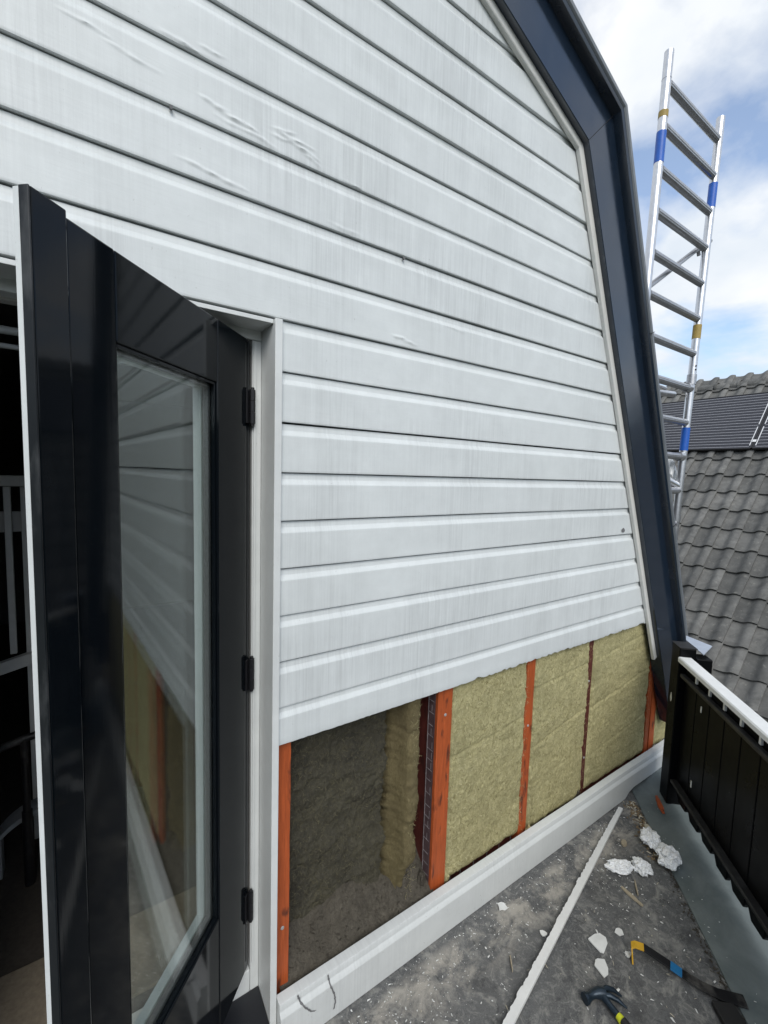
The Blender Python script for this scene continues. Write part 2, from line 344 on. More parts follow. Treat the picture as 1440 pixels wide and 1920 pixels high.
# grey-green membrane kerb under the fence
prof = [(-.128, -.02), (-.125, .006), (-.118, .010), (-.045, .017), (-.036, .021), (.03, .040), (.16, .046), (.17, .040), (.17, -.35), (-.1, -.35)]
rings = []
for i in range(61):
    t = .40-3.5*i/60
    rings.append([fp(t, e+.004*nz(t*5, e*9, 1), z+(.003*nz(t*4, e*20, 5) if z > 0 else 0)) for e, z in prof])
tag(MB().stations(rings).build('kerb', 'kerb', smooth=True), kind='structure')

# ================================================================ HOUSE
house = empty('house', (.9, .05, 0))
tag(house, 'white weatherboarded gable with dark navy barge boards and a stripped strip of wall', 'house')
def hpart(mb, name, mat, parent=None, **k):
    o = mb.build(name, mat, None, **k); o.parent = parent or house
    o.matrix_parent_inverse = Matrix.Translation(-house.location) if (parent is None) else Matrix.Identity(4)
    return o
KX, KZ, SL, SU = 1.628, 2.989, .4355, .41          # mansard kink, lower and upper slope of the gable edge
XC = -.30                                           # ridge line of the gable
def xe(z): return KX-SL*(z-KZ) if z <= KZ else KX-(z-KZ)/SU
def xw(z): return 2*XC-xe(z)
P = .13
def zl(k): return 2.076-P*k
OPL, OPR = -.35, .422                               # door opening incl. casing

# wall behind the boards, with children boards
mb = MB()
mb.add([(xw(.0)-.0, .16, -.05), (OPL, .16, -.05), (OPL, .16, 2.06), (OPR, .16, 2.06), (OPR, .16, -.05), (xe(-.05), .16, -.05), (KX, .16, KZ), (XC, .16, KZ+(KX-XC)*SU), (2*XC-KX, .16, KZ)], [(0, 1, 2, 8), (2, 3, 6, 7, 8), (3, 4, 5, 6)])
wall = hpart(mb, 'wall', 'dark_back', fix=False)
PROF = [(.024, .0015), (.003, .0002), (.0006, .001), (0, .0035), (0, .007), (0, .094), (0, .0965), (.0006, .0985), (.0068, .1085), (.0080, .1105), (.0083, .1125), (.0085, .1262), (.0090, .1272), (.024, .1272)]
# ridges of loose, wrinkled paint: x, z, half length, half width, slope, height
WRINKLE = [(.262, 2.508, .042, .006, -.10, .0036), (.315, 2.496, .060, .0065, -.13, .0045), (.365, 2.480, .045, .006, -.12, .0036), (.30, 2.483, .05, .005, -.1, .002),
           (.425, 2.522, .038, .005, .16, .0036), (.455, 2.512, .060, .0060, -.05, .0046), (.475, 2.499, .055, .0060, -.22, .0044), (.415, 2.502, .030, .005, .05, .003), (.50, 2.485, .035, .005, -.35, .003),
           (.195, 2.602, .055, .005, -.10, .0028), (.255, 2.616, .035, .005, .02, .003), (.225, 2.362, .055, .006, -.09, .003), (.29, 2.354, .055, .006, -.12, .0032), (.37, 2.335, .04, .005, -.1, .002),
           (.60, 2.348, .06, .006, -.05, .002), (.795, 2.100, .035, .006, -.1, .0034), (.835, 2.092, .03, .005, -.1, .003), (.10, 2.525, .06, .005, -.12, .0026), (.02, 2.545, .05, .005, -.1, .003), (.62, 2.47, .05, .005, -.1, .0015), (1.02, 2.17, .05, .005, -.05, .0018)]
def wrinkle(x, z):
    d = 0
    for wx, wz, L_, h, sl_, a in WRINKLE:
        u = (x-wx)/L_
        if abs(u) < 1:
            c = (z-wz-sl_*(x-wx)-.25*h*math.sin(u*4+wx*40))/(h*(1-.6*u*u))
            if abs(c) < 1.6: d += .68*a*(1-u*u)**1.2*math.exp(-2.2*c*c)*(1+.35*math.sin(u*9+wx*70))
    return d
def board(k, x0f, x1f, cut=0, seed=0):
    zb = zl(k+1); dz = random.uniform(-.0009, .0009); dy = random.uniform(-.0008, .0008)
    fine = -6 <= k <= 0
    prof = PROF if not fine else PROF[:5]+[(0, .007+.087*q/30) for q in range(1, 30)]+PROF[5:]
    xl = x0f(zb+.06); xr = x1f(zb+.06); step = .011 if cut else .07; xs = [xl]
    while xs[-1] < xr-.004: xs.append(min(xr, xs[-1]+(.006 if fine and -.06 < xs[-1] < 1.1 else step)))
    rings = []
    for xx in xs:
        u = (xx-xl)/(xr-xl); ring = []
        for j, (y, zz) in enumerate(prof):
            z = zb+zz
            x = x0f(z)+(x1f(z)-x0f(z))*u
            if cut and j <= 3:
                jag = .003*abs(nz(x*40, k, 3))
                if x > 1.1: jag += .018*max(0, nz(x*26, 7.7, 1)-.08)+.010*max(0, nz(x*80, 2.2, 1))
                if 1.45 < x < 1.75: jag += .007*abs(nz(x*120, 1, 1))
                z = zb+cut+zz+jag
            if cut and j == 4: z = zb+cut+.024
            yy = y
            if y < .02: yy += dy+.0012*nz(x*1.7, k*5.3, 2)-(wrinkle(x, z) if fine and y == 0 else 0)
            ring.append((x, yy, z+dz+.0012*nz(x*2.2, k*3.1, 0)))
        rings.append(ring)
    o = MB().stations(rings).build('board', 'white', None, smooth=True); o.parent = wall
    return o
for k in range(-15, 9):
    zb = zl(k+1); zt = zb+P
    if zb > KZ+(KX-XC)*SU-.06: continue
    if k < 0:
        board(k, lambda z: min(xw(z)-.0, XC-.01), lambda z: max(xe(z)+.004, XC+.01))
    else:
        board(k, lambda z: OPR+.001, lambda z: xe(z)+.004, cut=.018 if k == 8 else 0)
        board(k, lambda z: xw(z), lambda z: OPL-.001)
for k in range(9, 16): board(k, lambda z: xw(z), lambda z: OPL-.001)

# a chip of lost paint near the right end and a few nail heads
mb = MB(); ring = [(2.172+.016*math.cos(a)*(1+.4*nz(a, 3, 1)), -.0015, 1.447+.011*math.sin(a)*(1+.5*nz(a, 9, 4))) for a in [i*.52 for i in range(12)]]
mb.add(ring, [tuple(range(12))]); hpart(mb, 'paint_chip', 'crack', fix=False)
for x, z in ((.80, 2.33), (1.73, 2.77), (1.75, 2.75), (.17, 2.461)):
    hpart(MB().tube((x, -.0022, z), (x, .004, z), .0035, n=8), 'nail_head', 'crack')

# barge boards, cap and edge strip (same cross-section on both slopes and mirrored)
ND = Vector((.399, 0, -.917)); NN = Vector((.917, 0, .399)); UD = Vector((-.925, 0, .379)); UN = Vector((.379, 0, .925)); KM = Vector((.755, 0, .771)); KP = Vector((KX, 0, KZ))
def edge_piece(prof, seg, s1, name, mat, mirror=False, s0=0, parent=None, **kw):
    rings = []
    n = 14
    for i in range(n+1):
        s = s0+(s1-s0)*i/n; ring = []
        for o, y in prof:
            if seg == 'low':
                a = KP+KM*o if s0 == 0 else KP+NN*o+ND*s0; e = KP+NN*o+ND*s1
            else:
                a = KP+KM*o; e = Vector((XC, 0, 0)); tt = KP+UN*o; e.z = tt.z+(tt.x-XC)*SU
            p = a.lerp(e, i/n); wob = .0016*nz(s*2.1, o*7, 4)
            ring.append(((2*XC-p.x) if mirror else p.x, y+wob, p.z))
        rings.append(ring)
    return hpart(MB().stations(rings), name, mat, parent, **kw)
BP = [(-.012, .02), (-.012, -.040), (-.010, -.042), (.181, -.042), (.1865, -.075), (.197, -.079), (.197, .02)]
CP = [(.1980, .03), (.1980, -.080), (.203, -.085), (.217, -.085), (.223, -.081), (.226, -.074), (.226, .03)]
TP = [(-.040, -.002), (-.040, -.016), (-.037, -.018), (-.0125, -.018), (-.0125, -.002)]
for mir in (False, True):
    lo = edge_piece(BP, 'low', 2.95, 'barge_board', 'barge', mir, bevel=.0)
    up = edge_piece(BP, 'up', 2.1, 'barge_board', 'barge', mir)
    edge_piece(CP, 'low', 2.95, 'barge_cap', 'zinc', mir, smooth=True); edge_piece(CP, 'up', 2.1, 'barge_cap', 'zinc', mir, smooth=True)
    edge_piece(TP, 'low', 2.47, 'edge_strip', 'cream', mir); edge_piece(TP, 'up', 2.1, 'edge_strip', 'cream', mir)
lo['label'] = 'lower dark barge board running down to the fence post'
j0 = KP+KM*-.010; j1 = KP+KM*.180; jd = (j1-j0); jn = Vector((jd.z, 0, -jd.x)).normalized()*.0009
hpart(MB().add([tuple(j0-jn+Vector((0, -.0436, 0))), tuple(j0+jn+Vector((0, -.0436, 0))), tuple(j1+jn+Vector((0, -.0436, 0))), tuple(j1-jn+Vector((0, -.0436, 0)))], [(0, 1, 2, 3)]), 'mitre_joint', 'rubber', fix=False)
for sj in (.78, 1.75):
    c0 = KP+NN*.1965+ND*sj; c1 = KP+NN*.2275+ND*sj
    hpart(MB().obox((0, 0, 0), (NN, ND, Vector((0, 1, 0))), (((c0-Vector((0, 0, 0))).dot(NN), c1.dot(NN)), (c0.dot(ND)-.0012, c0.dot(ND)+.0012), (-.0868, -.07))), 'cap_joint', 'rubber')
# roof slabs behind the barge boards
for mir in (False, True):
    for seg in ('low', 'up'):
        a0 = KP+KM*.02; a1 = KP+KM*.185
        if seg == 'low': e0 = KP+NN*.02+ND*2.55; e1 = KP+NN*.185+ND*2.55
        else:
            e0 = Vector((XC, 0, KZ+(KX-XC)*SU+.02)); e1 = Vector((XC, 0, KZ+(KX-XC)*SU+.2))
        q = [a0, a1, e1, e0]
        if mir: q = [Vector((2*XC-p.x, 0, p.z)) for p in q]
        vs = [(p.x, .035, p.z) for p in q]+[(p.x, 7.0, p.z) for p in q]
        hpart(MB().add(vs, [(0, 1, 2, 3), (7, 6, 5, 4), (0, 4, 5, 1), (1, 5, 6, 2), (2, 6, 7, 3), (3, 7, 4, 0)]), 'roof', 'backing')

# --- stripped strip of wall: studs, boarding, wool
def stud(x0, x1, y0, y1, z0, z1, mat, name='stud'):
    rings = []; n = 46
    for i in range(n+1):
        z = z0+(z1-z0)*i/n; wx = .0018*nz(z*6, x0*9, 2)+.0012*nz(z*37, x0*5, 2); wy = .0015*nz(z*5, x0*7, 8)
        rings.append([(x0+wx, y0+wy, z), (x1+wx, y0+wy, z), (x1+wx, y1, z), (x0+wx, y1, z)])
    return hpart(MB().stations(rings), name, mat, bevel=.0015)
stud(.434, .473, .027, .13, .06, 1.05, 'orange')
s2 = stud(1.034, 1.104, .024, .038, .105, 1.05, 'orange', 'batten'); stud(1.038, 1.100, .0385, .155, .06, 1.05, 'maroon')
stud(1.535, 1.588, .027, .13, .085, 1.05, 'orange'); stud(2.008, 2.052, .036, .13, .075, 1.05, 'maroon')
stud(2.640, 2.680, .024, .13, .075, .92, 'orange'); stud(2.705, 2.765, .030, .13, .08, .60, 'orange'); stud(2.56, 2.60, .04, .13, .75, 1.05, 'maroon'); stud(2.6825, 2.702, .06, .13, .09, .9, 'maroon')
# printed foil strip on the side of the second stud, with its pale lines
foil = hpart(MB().box(1.0325, 1.0375, .040, .076, .11, 1.04), 'foil_strip', 'foil')
mbx = MB(); z = .14
while z < 1.02:
    o_ = random.uniform(-.004, .004); y0 = .042+random.uniform(0, .006); mbx.box(1.0312, 1.0322, y0, .0745, z+o_, z+o_+.0018)
    if random.random() < .7: yy = random.uniform(.046, .07); mbx.box(1.0314, 1.0322, yy, yy+.0012, z+.006, z+.03)
    z += random.uniform(.040, .052)
mbx.box(1.0312, 1.0322, .0728, .0755, .12, 1.03)
tag(hpart(mbx, 'foil_print', 'foil_line'), kind='stuff')
hpart(MB().box(1.108, 2.63, .055, .12, .02, .128), 'bottom_plate', 'maroon', bevel=.002)
mbx = MB(); x = 1.16
while x < 1.6:
    mbx.box(x, x+.0035, .0535, .0548, .03, .127); x += random.uniform(.05, .08)
tag(hpart(mbx, 'foil_print', 'foil_line'), kind='stuff')
# screw heads on the studs
for x, y, z in ((1.07, .0235, .815), (2.03, .0355, .70), (2.035, .0355, .30), (.452, .0265, .33), (1.56, .0265, .62)):
    hpart(MB().tube((x, y, z), (x, y-.002, z), .006, .0045, n=10), 'screw_head', 'grey_plastic')

SLIT = {3.1: ((.63, .10, .004, .006), (.90, .02, .004, .004)), 9.4: ((.500, .18, .0035, .010), (.78, .05, .004, .007), (.33, .1, .003, .004)), 15.2: ((.555, .14, .004, .009), (.80, .10, .004, .006), (.30, .12, .004, .005))}
def batt(x0, x1, z0, z1, yf, name, mat, seed, thick=.07, amp=.006, botamp=.012, nx=70, nzn=150, rough=1.0):
    vs = []; fs = []
    for j in range(nzn+1):
        for i in range(nx+1):
            u, v = i/nx, j/nzn
            z = z0+(z1-z0)*v
            xl = x0+.006*fbm(z*14, seed, 1)+.004*nz(z*60, seed, 2); xr = x1+.006*fbm(z*14, seed, 5)+.004*nz(z*60, seed, 6)
            x = xl+(xr-xl)*u
            z += (1-v)**6*(botamp*fbm(x*12, seed, 3)+botamp*.5*nz(x*50, seed, 9))
            ed = min(u, 1-u, v)/.035; rnd = 0 if ed > 1 else (1-ed)**2*.014
            y = yf+amp*fbm(x*5, seed, z*5)*.7+rough*(.0026*fbm(x*26, seed, z*26)+.0024*nz(x*85, seed, z*85))+rnd
            for zs, sl_, wd, dp in SLIT.get(seed, ()): y += 1.0*dp*math.exp(-((z-zs-sl_*(x-x0)-.004*nz(x*30, seed, 1))/(wd*1.4))**2)*(.4+.6*max(0, nz(x*9, seed, zs*9)+.4))
            pit = fbm(x*16+seed, 3, z*16); y += .012*max(0, pit-.42)
            vs.append((x, y, z))
    W_ = nx+1
    fs = [(j*W_+i, j*W_+i+1, (j+1)*W_+i+1, (j+1)*W_+i) for j in range(nzn) for i in range(nx)]
    border = [i for i in range(W_)]+[j*W_+nx for j in range(1, nzn+1)]+[nzn*W_+i for i in range(nx-1, -1, -1)]+[j*W_ for j in range(nzn-1, 0, -1)]
    k = len(vs); vs += [(vs[b][0], yf+thick, vs[b][2]) for b in border]; nb = len(border)
    fs += [(border[i], k+i, k+(i+1) % nb, border[(i+1) % nb]) for i in range(nb)]
    o = hpart(MB().add(vs, fs), name, mat, smooth=False, fix=True); o.data.shade_smooth(); return o
batt(1.106, 1.540, .128, 1.06, .022, 'insulation_batt', 'wool', 3.1)
batt(1.592, 2.012, .108, 1.06, .024, 'insulation_batt', 'wool', 9.4)
batt(2.050, 2.642, .118, 1.06, .026, 'insulation_batt', 'wool', 15.2)
batt(2.768, 2.95, .10, .75, .032, 'insulation_batt', 'wool', 21.2, nx=16)
bk = batt(.470, 1.00, .06, 1.06, .132, 'insulation_batt', 'wool_dirty', 31.7, thick=.025, amp=.034, rough=2.6)
bk['label'] = 'dirty recessed insulation in the first bay'
# torn slab standing along the second stud
rings = []
for j in range(150):
    v = j/149; z = .10+.98*v; ring = []
    wid = .062+.012*fbm(z*6, 2, 4)+(-.02 if z < .28 else 0); yf = .034+.012*fbm(z*7, 3, 3)+(.05*max(0, (.30-z)/.2) if z < .30 else 0)
    xb = .905+.010*fbm(z*5, 8, 1)
    sec = [(xb-.035, .135), (xb-.012, .105), (xb, .07), (xb+.006, yf+.008), (xb+.020, yf-.003), (xb+wid*.75, yf), (xb+wid, yf+.012), (xb+wid+.03, .13)]
    for a, (x, y) in enumerate(sec): ring.append((x+.0045*fbm(z*45, a*3, 1), y+.006*fbm(z*38, a*2, 5), z+.003*nz(z*30, a*5, 9)))
    rings.append(ring)
o = hpart(MB().stations(rings), 'insulation_flap', 'wool_side'); o.data.shade_smooth()
# heap of grit and wool crumbs at the foot of the first bay
vs = []; nx, ny = 60, 18
for j in range(ny+1):
    for i in range(nx+1):
        u, v = i/nx, j/ny; x = .445+.60*u; y = .0+.135*v
        h = .150+.055*v+.020*fbm(x*9, y*9, 2)+.008*nz(x*40, y*40, 1)+(.04 if u > .85 else 0)*v-.03*(1-v)
        h += .02*math.exp(-((u-.45)/.3)**2)*v
        vs.append((x, y, h))
o = hpart(MB().add(vs, [(j*(nx+1)+i, j*(nx+1)+i+1, (j+1)*(nx+1)+i+1, (j+1)*(nx+1)+i) for j in range(ny) for i in range(nx)]), 'grit_heap', 'wool_grit'); o.data.shade_smooth()
# fibres lying on the wool surface, light and dark
for nm, mt, cnt in (('wool_strand', 'strand_pale', 4500), ('wool_strand', 'strand_dark', 3400), ('wool_strand', 'strand_grime', 4200)):
    mbx = MB()
    for q in range(cnt):
        if mt == 'strand_grime': x = random.uniform(.49, .90); z = random.uniform(.2, .98); y = .132; sd = 31.7; am = .0238
        else:
            x = random.uniform(1.112, 2.634)
            if 1.53 < x < 1.60 or 1.998 < x < 2.062: continue
            z = random.uniform(.15, .97); sd, y = (3.1, .022) if x < 1.55 else ((9.4, .024) if x < 2.02 else (15.2, .026)); am = .0042
        y += am*fbm(x*5, sd, z*5)+.0026*(2.6 if sd == 31.7 else 1)*fbm(x*26, sd, z*26)-.0012-(.004 if sd == 31.7 else 0); a = random.gauss(.5, .9)+1.3*nz(x*4, 1, z*4); l = random.uniform(.005, .024)*random.uniform(.4, 1); wd = random.uniform(.0003, .0011); bend = random.uniform(-.4, .4)
        if any(abs(z-zs-sl_*(x-{3.1: 1.106, 9.4: 1.592, 15.2: 2.05}.get(sd, 0))) < .006 for zs, sl_, _w, _d in SLIT.get(sd, ())): continue
        d = Vector((math.cos(a), 0, math.sin(a))); d2 = Vector((math.cos(a+bend), 0, math.sin(a+bend))); p0 = Vector((x, y+.001, z)); p1 = p0+d*l*.5+Vector((0, -.0012, 0)); p2 = p1+d2*l*.5+Vector((0, .0016, 0)); n_ = Vector((-math.sin(a), 0, math.cos(a)))*wd
        mbx.add([p0-n_*.4, p0+n_*.4, p1+n_, p1-n_, p2+n_*.3, p2-n_*.3], [(0, 1, 2, 3), (3, 2, 4, 5)])
    tag(hpart(mbx, nm, mt, fix=False), kind='stuff')
mbx = MB()
for q in range(420):
    x = random.uniform(.48, 1.02); y = random.uniform(.0, .11); u_q = (x-.445)/.60; v_q = y/.135
    h = .150+.055*v_q+.020*fbm(x*9, y*9, 2)+.008*nz(x*40, y*40, 1)-.03*(1-v_q)+.02*math.exp(-((u_q-.45)/.3)**2)*v_q+(.04*v_q if u_q > .85 else 0)
    r = random.uniform(.0015, .007)*random.uniform(.3, 1); p = [Vector((x, y, h))+Vector((random.gauss(0, 1), random.gauss(0, 1), random.gauss(0, .7)))*r for _ in range(4)]
    mbx.add(p, [(0, 1, 2), (0, 2, 3), (0, 3, 1), (1, 3, 2)])
tag(hpart(mbx, 'grit_lump', 'dust', fix=False), kind='stuff')
# loose fibres at the torn edges
mbx = MB()
for q in range(900):
    e = random.choice((1.11, 1.535, 1.597, 2.008, 2.056, 2.636, .93, .95)); z = random.uniform(.14, 1.0); x = e+random.gauss(0, .006); a = random.uniform(0, 6.28); l = random.uniform(.005, .018)
    yb = .02 if e > 1 else .035
    p0 = Vector((x, yb+random.uniform(-.004, .006), z)); p1 = p0+Vector((l*math.cos(a), random.uniform(-.006, .004), l*math.sin(a))); wv = Vector((-math.sin(a), 0, math.cos(a)))*.0006
    mbx.add([p0-wv, p0+wv, p1+wv*.3, p1-wv*.3], [(0, 1, 2, 3)])
tag(hpart(mbx, 'wool_fibre', 'wool', fix=False), kind='stuff')
for x, y, z, s, sd in ((1.592, .012, .125, .028, 1), (1.985, .03, .13, .03, 5), (1.118, .03, .14, .022, 8), (1.01, .05, .165, .035, 12)):
    bm = bmesh.new(); bmesh.ops.create_icosphere(bm, subdivisions=3, radius=1)
    for v in bm.verts:
        c = v.co.copy(); k = 1+.55*fbm(c.x*2+sd, c.y*2, c.z*2); v.co = Vector((x+c.x*s*.55*k, y+c.y*s*.4*k, z+c.z*s*k))
    me = bpy.data.meshes.new('wool_tuft'); bm.to_mesh(me); bm.free(); me.materials.append(M['wool' if sd in (1, 8) else 'dust']); o = bpy.data.objects.new('wool_tuft', me); COL.objects.link(o); o.parent = house; o.matrix_parent_inverse = Matrix.Translation(-house.location)

# --- skirting board (left in place), profile like the boards but wider
SP = [(.0, -.004), (-.038, .000), (-.0398, .002), (-.040, .004), (-.040, .112), (-.040, .115), (-.0392, .1175), (-.0315, .1275), (-.0303, .1295), (-.030, .132), (-.030, .149), (-.0285, .1518), (-.026, .1525), (.0, .153)]
rings = []
for i in range(61):
    x = .424+(2.86-.424)*i/60; cutz = 0.0
    if x > 2.33: cutz = .036*min(1, (x-2.33)/.06)
    rings.append([(x, y+.0018*nz(x*2, 3, zz), (zz if zz > .02 else zz+cutz)+.0015*nz(x*2.5, 8, 1)+.0015) for y, zz in SP])
sk = hpart(MB().stations(rings), 'skirting_board', 'skirt', smooth=True)
def crack(pts, wv, name='crack'):
    mbx = MB(); vs = []; n = len(pts)
    def yface(zz):
        return -.0402 if zz < .1165 else (-.0402+(zz-.1165)/.012*.0095 if zz < .1285 else -.0305)
    for i in range(n-1):
        for t in range(6):
            u = t/6; x = pts[i][0]*(1-u)+pts[i+1][0]*u+.0022*nz(i*3+u*4, 5, 5); z = pts[i][1]*(1-u)+pts[i+1][1]*u; ww = wv*(.5+.8*abs(nz(i+u*3, 2, 7)))
            vs += [(x-ww, yface(z)-.0022, z), (x+ww, yface(z)-.0022, z)]
    m_ = len(vs)//2
    mbx.add(vs, [(2*i, 2*i+1, 2*i+3, 2*i+2) for i in range(m_-1)]); return hpart(mbx, name, 'crack', fix=False)
crack([(.478, .153), (.486, .128), (.505, .10), (.518, .082), (.535, .072)], .0046); crack([(.577, .153), (.583, .120), (.596, .085), (.600, .055), (.594, .03)], .0040)

# --- door frame, casing, sill
fr = MB().box(.376, .4015, .090, .158, .10, 2.0345).box(-.33, -.30, .090, .158, .10, 2.0345)
fr.box(-.33, .4015, .090, .158, 2.0355, 2.068)
frame = hpart(fr, 'door_frame', 'white_trim', bevel=.003)
hpart(MB().box(.402, .4215, -.012, .158, .0, 2.0705), 'casing', 'white_trim', bevel=.0015); hpart(MB().box(-.3495, -.331, -.012, .158, .0, 2.0705), 'casing', 'white_trim', bevel=.0015)
hpart(MB().box(-.330, .4015, .002, .0895, 2.0600, 2.0705), 'soffit_board', 'white_trim', bevel=.001)
hpart(MB().box(.3790, .3850, .085, .0895, .2, 2.03), 'door_stop', 'white_trim', bevel=.001)
mb = MB(); mb.add([(-.33, -.050, .088), (.401, -.050, .088), (.401, .0895, .110), (-.33, .0895, .110), (-.33, -.050, .045), (.401, -.050, .045), (.401, .0895, .045), (-.33, .0895, .045)], [(0, 1, 2, 3), (7, 6, 5, 4), (0, 4, 5, 1), (1, 5, 6, 2), (2, 6, 7, 3), (3, 7, 4, 0)])
hpart(mb, 'door_sill', 'sill', bevel=.004); hpart(MB().box(-.299, .3750, .0895, .158, .10, .178), 'threshold', 'white_trim', bevel=.003)

# --- open door leaf
H0 = Vector((.373, .095, 0)); DR = Vector((-.397, -.433, 0)).normalized(); DN = Vector((.433, -.397, 0)).normalized()
def dbox(mb, t, n, z): return mb.obox(H0, (DR, DN, UZ), (t, n, z))
ZB, ZT = .195, 2.032; TL, TR_ = .170, .484; GB, GT = .530, 1.889
mb = MB(); dbox(mb, (TR_+.0004, .575), (-.052, 0), (ZB, ZT)); dbox(mb, (.004, TL), (-.052, 0), (ZB, ZT)); dbox(mb, (TL+.0004, TR_), (-.052, -.0006), (GT, ZT)); dbox(mb, (TL+.0004, TR_), (-.052, -.0006), (ZB, GB))
door = hpart(mb, 'door', 'door', bevel=.003)
door['label'] = 'open anthracite glazed door leaf'
def dpart(name, mat, bevel=.0008, *boxes):
    mb = MB()
    for b in boxes: dbox(mb, *b)
    o = mb.build(name, mat, None, bevel=bevel); o.parent = door; return o
def ring4(n, a, b, inset=0):   # four strips round the glazing opening, from inset a to b
    t0, t1, z0, z1 = TL+.0006, TR_-.0002, GB+.0006, GT-.0006
    return [((t0+a, t0+b), n, (z0+a, z1-a)), ((t1-b, t1-a), n, (z0+a, z1-a)), ((t0+b+.0003, t1-b-.0003), n, (z0+a, z0+b)), ((t0+b+.0003, t1-b-.0003), n, (z1-b, z1-a))]
dpart('glass_pane', 'glass', 0, ((TL+.002, TR_-.002), (-.018, -.014), (GB+.002, GT-.002))); dpart('glass_pane', 'glass', 0, ((TL+.002, TR_-.002), (-.036, -.032), (GB+.002, GT-.002)))
dpart('glazing_spacer', 'spacer', 0, *ring4((-.0315, -.0185), .002, .010))
dpart('glazing_bead', 'white_trim', .001, *ring4((-.056, -.0365), 0, .012))
dpart('glazing_rebate', 'door', .001, *ring4((-.0135, -.005), 0, .006))
dpart('astragal', 'door', .002, ((.588, .6405), (.0005, .0145), (ZB, ZT)), ((.5755, .630), (-.012, -.0005), (ZB, ZT)))
dpart('astragal_edge', 'door_worn', .001, ((.6408, .6435), (.0002, .0145), (ZB, ZT)))
dpart('astragal_back', 'white', .001, ((.6305, .6425), (-.0090, 0), (ZB, ZT-.001)))
for z in (1.857, 1.115, .400):
    B0 = H0+DN*.011+DR*.012
    mb = MB(); mb.tube(B0+UZ*(z-.045), B0+UZ*(z-.0155), .0078, n=14).tube(B0+UZ*(z-.0145), B0+UZ*(z+.0145), .0078, n=14).tube(B0+UZ*(z+.0155), B0+UZ*(z+.045), .0078, n=14); dbox(mb, (.016, .030), (.0005, .0045), (z-.044, z+.044))
    mb.tube(B0+UZ*(z-.051), B0+UZ*(z+.051), .005, n=10)
    o = mb.build('hinge', 'hinge', None, bevel=.0006); o.parent = door

# --- dark room behind the door
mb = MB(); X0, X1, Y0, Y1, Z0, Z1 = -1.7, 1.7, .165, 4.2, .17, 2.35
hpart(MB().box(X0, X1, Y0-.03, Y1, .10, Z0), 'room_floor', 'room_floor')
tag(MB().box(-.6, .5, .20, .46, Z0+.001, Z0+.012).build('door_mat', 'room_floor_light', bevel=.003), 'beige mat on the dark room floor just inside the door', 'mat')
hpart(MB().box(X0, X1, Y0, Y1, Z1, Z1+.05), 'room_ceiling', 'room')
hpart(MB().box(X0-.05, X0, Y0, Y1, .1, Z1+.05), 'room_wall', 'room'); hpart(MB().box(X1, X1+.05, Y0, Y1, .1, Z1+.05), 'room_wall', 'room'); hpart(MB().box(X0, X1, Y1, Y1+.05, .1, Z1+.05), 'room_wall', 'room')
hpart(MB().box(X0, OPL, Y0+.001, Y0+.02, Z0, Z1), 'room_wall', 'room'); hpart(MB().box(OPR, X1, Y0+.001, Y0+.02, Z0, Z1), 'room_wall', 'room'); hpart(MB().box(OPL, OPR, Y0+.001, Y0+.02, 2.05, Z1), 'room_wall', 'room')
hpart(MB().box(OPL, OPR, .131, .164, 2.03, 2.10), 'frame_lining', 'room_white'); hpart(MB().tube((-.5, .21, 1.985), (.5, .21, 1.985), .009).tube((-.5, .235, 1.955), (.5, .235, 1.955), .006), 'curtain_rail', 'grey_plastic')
# pale flashing piece at the eaves
mb = MB(); mb.add([(2.735, -.100, .845), (2.705, -.235, .838), (2.545, -.255, .832), (2.66, -.13, .845), (2.735, -.100, .841), (2.705, -.235, .834), (2.545, -.255, .828), (2.66, -.13, .841)], [(0, 1, 2, 3), (7, 6, 5, 4), (0, 4, 5, 1), (1, 5, 6, 2), (2, 6, 7, 3), (3, 7, 4, 0)])
hpart(mb, 'eaves_flashing', 'lead')

# ================================================================ THINGS IN THE ROOM
rk = empty('bed_rail', (-.45, 1.0, Z0)); tag(rk, 'pale wooden slatted rail standing in the dark room beyond the door', 'bed rail')
def at(o, parent, loc): o.parent = parent; o.matrix_parent_inverse = Matrix.Translation(-Vector(loc)); return o
for x in (-.256, -.40, -.54, -.68, -.82): at(MB().box(x, x+.021, 1.0, 1.02, .965, 1.600).build('slat', 'room_white', bevel=.002), rk, rk.location)
at(MB().box(-.86, -.19, .995, 1.025, 1.602, 1.642).build('top_rail', 'room_white', bevel=.003), rk, rk.location)
at(MB().add([(-.86, .995, .80), (-.19, .995, .96), (-.19, .995, .915), (-.86, .995, .755), (-.86, 1.025, .80), (-.19, 1.025, .96), (-.19, 1.025, .915), (-.86, 1.025, .755)], [(0, 1, 2, 3), (7, 6, 5, 4), (0, 4, 5, 1), (1, 5, 6, 2), (2, 6, 7, 3), (3, 7, 4, 0)]).build('lower_rail', 'room_white'), rk, rk.location)
at(MB().box(-.36, -.17, 1.10, 1.115, 1.42, 1.50).build('cross_board', 'room_white', bevel=.002), rk, rk.location)
for x in (-.86, -.21): at(MB().box(x, x+.022, 1.026, 1.05, Z0+.001, 1.60).build('post', 'room_white', bevel=.002), rk, rk.location)
bar = MB().path([(-.50, .80, .63), (-.30, .80, .70), (-.20, .80, .722), (-.14, .80, .73)], .013).tube((-.205, .80, .45), (-.205, .80, .72), .012).tube((-.205, .80, Z0+.001), (-.205, .80, .45), .016).build('towel_stand', 'black_steel', smooth=True)
tag(bar, 'black metal stand with slanting arm in the dark room', 'stand')
arc = []
for i in range(15):
    a = R(150-90*i/14); arc.append((-.16+.17*math.cos(a), .9, .24+.165*math.sin(a)))
